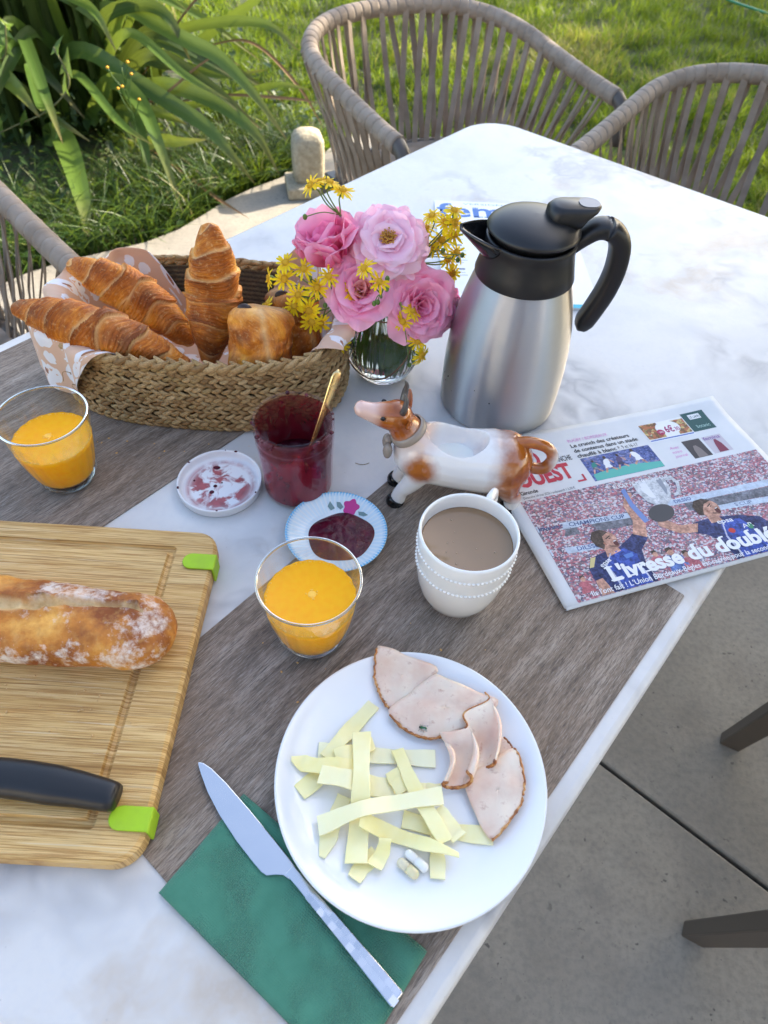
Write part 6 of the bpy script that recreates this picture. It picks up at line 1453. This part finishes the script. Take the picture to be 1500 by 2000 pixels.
poly('trophy_handle', [(.1890, .1220), (.1990, .1240), (.2030, .1120), (.1950, .0960), (.1850, .0950), (.1950, .1040), (.1985, .1120), (.1960, .1190), (.1890, .1180)], SIL, 7, bp); poly('trophy_base', loopn(.1570, .0775, .0165, .0112, 26, .25), ink((.065, .065, .07)), 8, bp)
text('RUGBY / CHAMPIONS CUP', .1235, .1215, .0052, WHT, bp, width=.072, bold=.012, lv=9)
def face_detail(cx, cy_, s, dark, tilt):
    c_, q = math.cos(tilt), math.sin(tilt); Fm = lambda pts: [(cx+s*(a*c_-b*q), cy_+s*(a*q+b*c_)) for a, b in pts]
    poly('player_brow', Fm([(.0, .42), (.55, .50), (.60, .40), (.05, .32)]), dark, 7, bp); poly('player_eye', Fm([(.22, .26), (.46, .30), (.44, .20), (.22, .18)]), dark, 7, bp)
    poly('player_nose', Fm([(.62, .34), (.95, .02), (.70, -.06), (.52, .05)]), ink((.58, .35, .26), vary=.3), 7, bp); poly('player_ear', Fm([(-.50, .12), (-.30, .20), (-.26, -.14), (-.44, -.16)]), ink((.34, .15, .10), vary=.4), 7, bp)
    poly('player_beard', Fm([(-.35, -.25), (-.10, -.55), (.30, -.80), (.62, -.72), (.60, -.52), (.25, -.55), (-.12, -.30)]), ink((.20, .11, .08), vary=.5), 6, bp); poly('player_teeth', Fm([(.40, -.12), (.68, -.14), (.66, -.21), (.42, -.20)]), WHT, 8, bp)
face_detail(.0790, .0575, .0125, HAIR, .25); face_detail(.2140, .0672, .0125, HAIR, .35)
for x0, y0, x1, y1, w_ in ((.064, .002, .061, .030, .0022), (.097, .002, .095, .018, .0018), (.2075, .002, .2065, .030, .0022), (.2445, .002, .2460, .028, .0022), (.0725, .0435, .0600, .0300, .0016), (.2150, .0495, .2070, .0300, .0016)):
    poly('shirt_stripe', [(x0, y0), (x0+w_, y0), (x1+w_, y1), (x1, y1)], ink((.45, .46, .55), vary=.3), 6, bp)
for cx, cy_, s in ((.1350, .0200, .0115), (.1500, .0140, .0100), (.2850, .0300, .0120), (.3050, .0240, .0110), (.0300, .0180, .0080), (.1180, .0240, .0090)):
    poly('spectator', [(cx-s, cy_-s*1.3), (cx+s, cy_-s*1.3), (cx+s*.9, cy_+s*.1), (cx+s*.3, cy_+s*.4), (cx-s*.4, cy_+s*.4), (cx-s*.9, cy_+s*.1)], random.choice((ink((.10, .16, .36), vary=.6), ink((.40, .12, .14), vary=.5), ink((.36, .40, .42), vary=.5))), 2, bp)
    poly('spectator_head', loopn(cx, cy_+s*.75, s*.36, s*.46, 12), SKN, 3, bp); poly('spectator_hair', [(cx-s*.38, cy_+s*.75), (cx-s*.30, cy_+s*1.2), (cx+s*.25, cy_+s*1.25), (cx+s*.38, cy_+s*.85), (cx+s*.1, cy_+s*1.0)], HAIR, 4, bp)
# headline with slab serifs
H0, HX, HH = .0125, .0575, .0170
words = [("L'ivresse", .0575, .0860), ('du', .1510, .0265), ('doublé', .1850, .0760)]
for w_, x0, wd_ in words: text(w_, x0, H0, HH, WHT, bp, width=wd_, bold=.040, lv=10, name='headline')
def serif_bar(x, y, w_): poly('headline_serif', [(x, y), (x+w_, y), (x+w_, y+.0017), (x, y+.0017)], WHT, 10, bp)
for x, y, w_ in ((.0568, H0, .0145), (.0568, H0+HH-.0017, .0090), (.0755, H0, .0078), (.0745, .0232, .0050), (.0965, H0, .0085), (.0955, .0232, .0050), (.1608, H0+HH, .0055), (.1650, .0232, .0050), (.1728, H0, .0060), (.1965, H0+HH, .0055), (.2155, .0232, .0050), (.2240, H0, .0060), (.2300, H0+HH, .0055)): serif_bar(x, y, w_)
text("Ils l'ont fait ! L'Union Bordeaux-Bègles est sacrée pour la seconde fois consécutive", .0300, .0028, .0055, WHT, bp, width=.272, bold=.012, lv=9)

# ---- magazine behind the jug
mag = thing('magazine', 'white magazine with large blue title lying under the jug handle', 'magazine', T(.066, .868, .0003), R(3))
GP = Mat('glossy_white_paper', color=(.74, .75, .76), rough=.28).m
MW, MH = .232, .318
mo_ = obj('pages', box(.0006, MW-.0006, .0006, MH-.0006, .0002, .0036), NPm.m, mag, smooth=False)
cv = obj('cover', box(0, MW, 0, MH, .0036, .0040), GP, mag, smooth=False)
fm = lambda x, y: .0040
text('femina', .004, .262, .046, ink((.10, .22, .52)), mag, width=.212, bold=.018, f=fm, lv=1)
for x, y, w_ in ((.006, .262, .022), (.066, .262, .016), (.066, .2935, .010), (.084, .262, .014), (.104, .262, .014)): poly('title_serif', [(x, y), (x+w_, y), (x+w_, y+.0028), (x, y+.0028)], ink((.10, .22, .52)), 1, mag, fm)
text('VERSION', .050, .3055, .0062, ink((.25, .35, .55)), mag, width=.070, f=fm, lv=1)
GY = ink((.24, .27, .33))
def grey_line(x, y, w_, h=.0022, m_=None): poly('small_print', [(x, y), (x+w_, y), (x+w_, y+h), (x, y+h)], m_ or ink((.46, .49, .54)), 1, mag, fm)
for i in range(5):
    y = .236-.036*i
    if i < 2: text(('BEAUTÉ', 'CUISINE')[i], .008, y, .0058, GY, mag, width=.034, bold=.012, f=fm, lv=1)
    else: grey_line(.008, y, .030, .0050, GY)
    for j in range(2): grey_line(.008, y-.0085-.0075*j, (.036, .030, .033)[(i+j) % 3])
for i in range(5): grey_line(.172, .170-.011*i, (.040, .034, .038, .028, .036)[i], .0026)
patch_b = obj('blue_strip', box(0, MW, 0, .0095, .0041, .0043), ink((.10, .50, .62)), mag, smooth=False)
obj('cover_picture', box(.112, .165, .01, .250, .0041, .0042), ink((.60, .62, .66)), mag, smooth=False)
# a few crumbs and a wisp on the marble
obj('grass_wisp', tube(smooth_path([(0, 0, .0007), (.006, -.002, .001), (.012, -.001, .0009), (.016, .002, .0006)], 10), .00035, 4), plain('dry_wisp', (.30, .22, .10), .8), loc=T(-.037, .536, .0), label='tiny dry grass wisp on the bare marble near the cow', cat='grass wisp')

fk = []
for k in range(60):
    x, y = random.choice(((random.gauss(-.30, .06), random.gauss(.535, .012)), (random.gauss(-.13, .05), random.gauss(.535, .02)), (random.gauss(-.05, .07), random.gauss(.27, .03))))
    s_ = random.uniform(.0004, .0016); fk.append(xform(sphere((0, 0, 0), s_, s_*.7, s_*.3, 6, 4), Matrix.Translation((x, y, s_*.3)) @ Matrix.Rotation(random.uniform(0, 3), 4, 'Z')))
obj('pastry_flakes', cat(fk), plain('pastry_flake', (.62, .34, .10), .6), loc=(0, 0, TZ+MT+.0002), label='tiny pastry flakes scattered round the basket and glasses', cat='crumbs', kind='stuff')
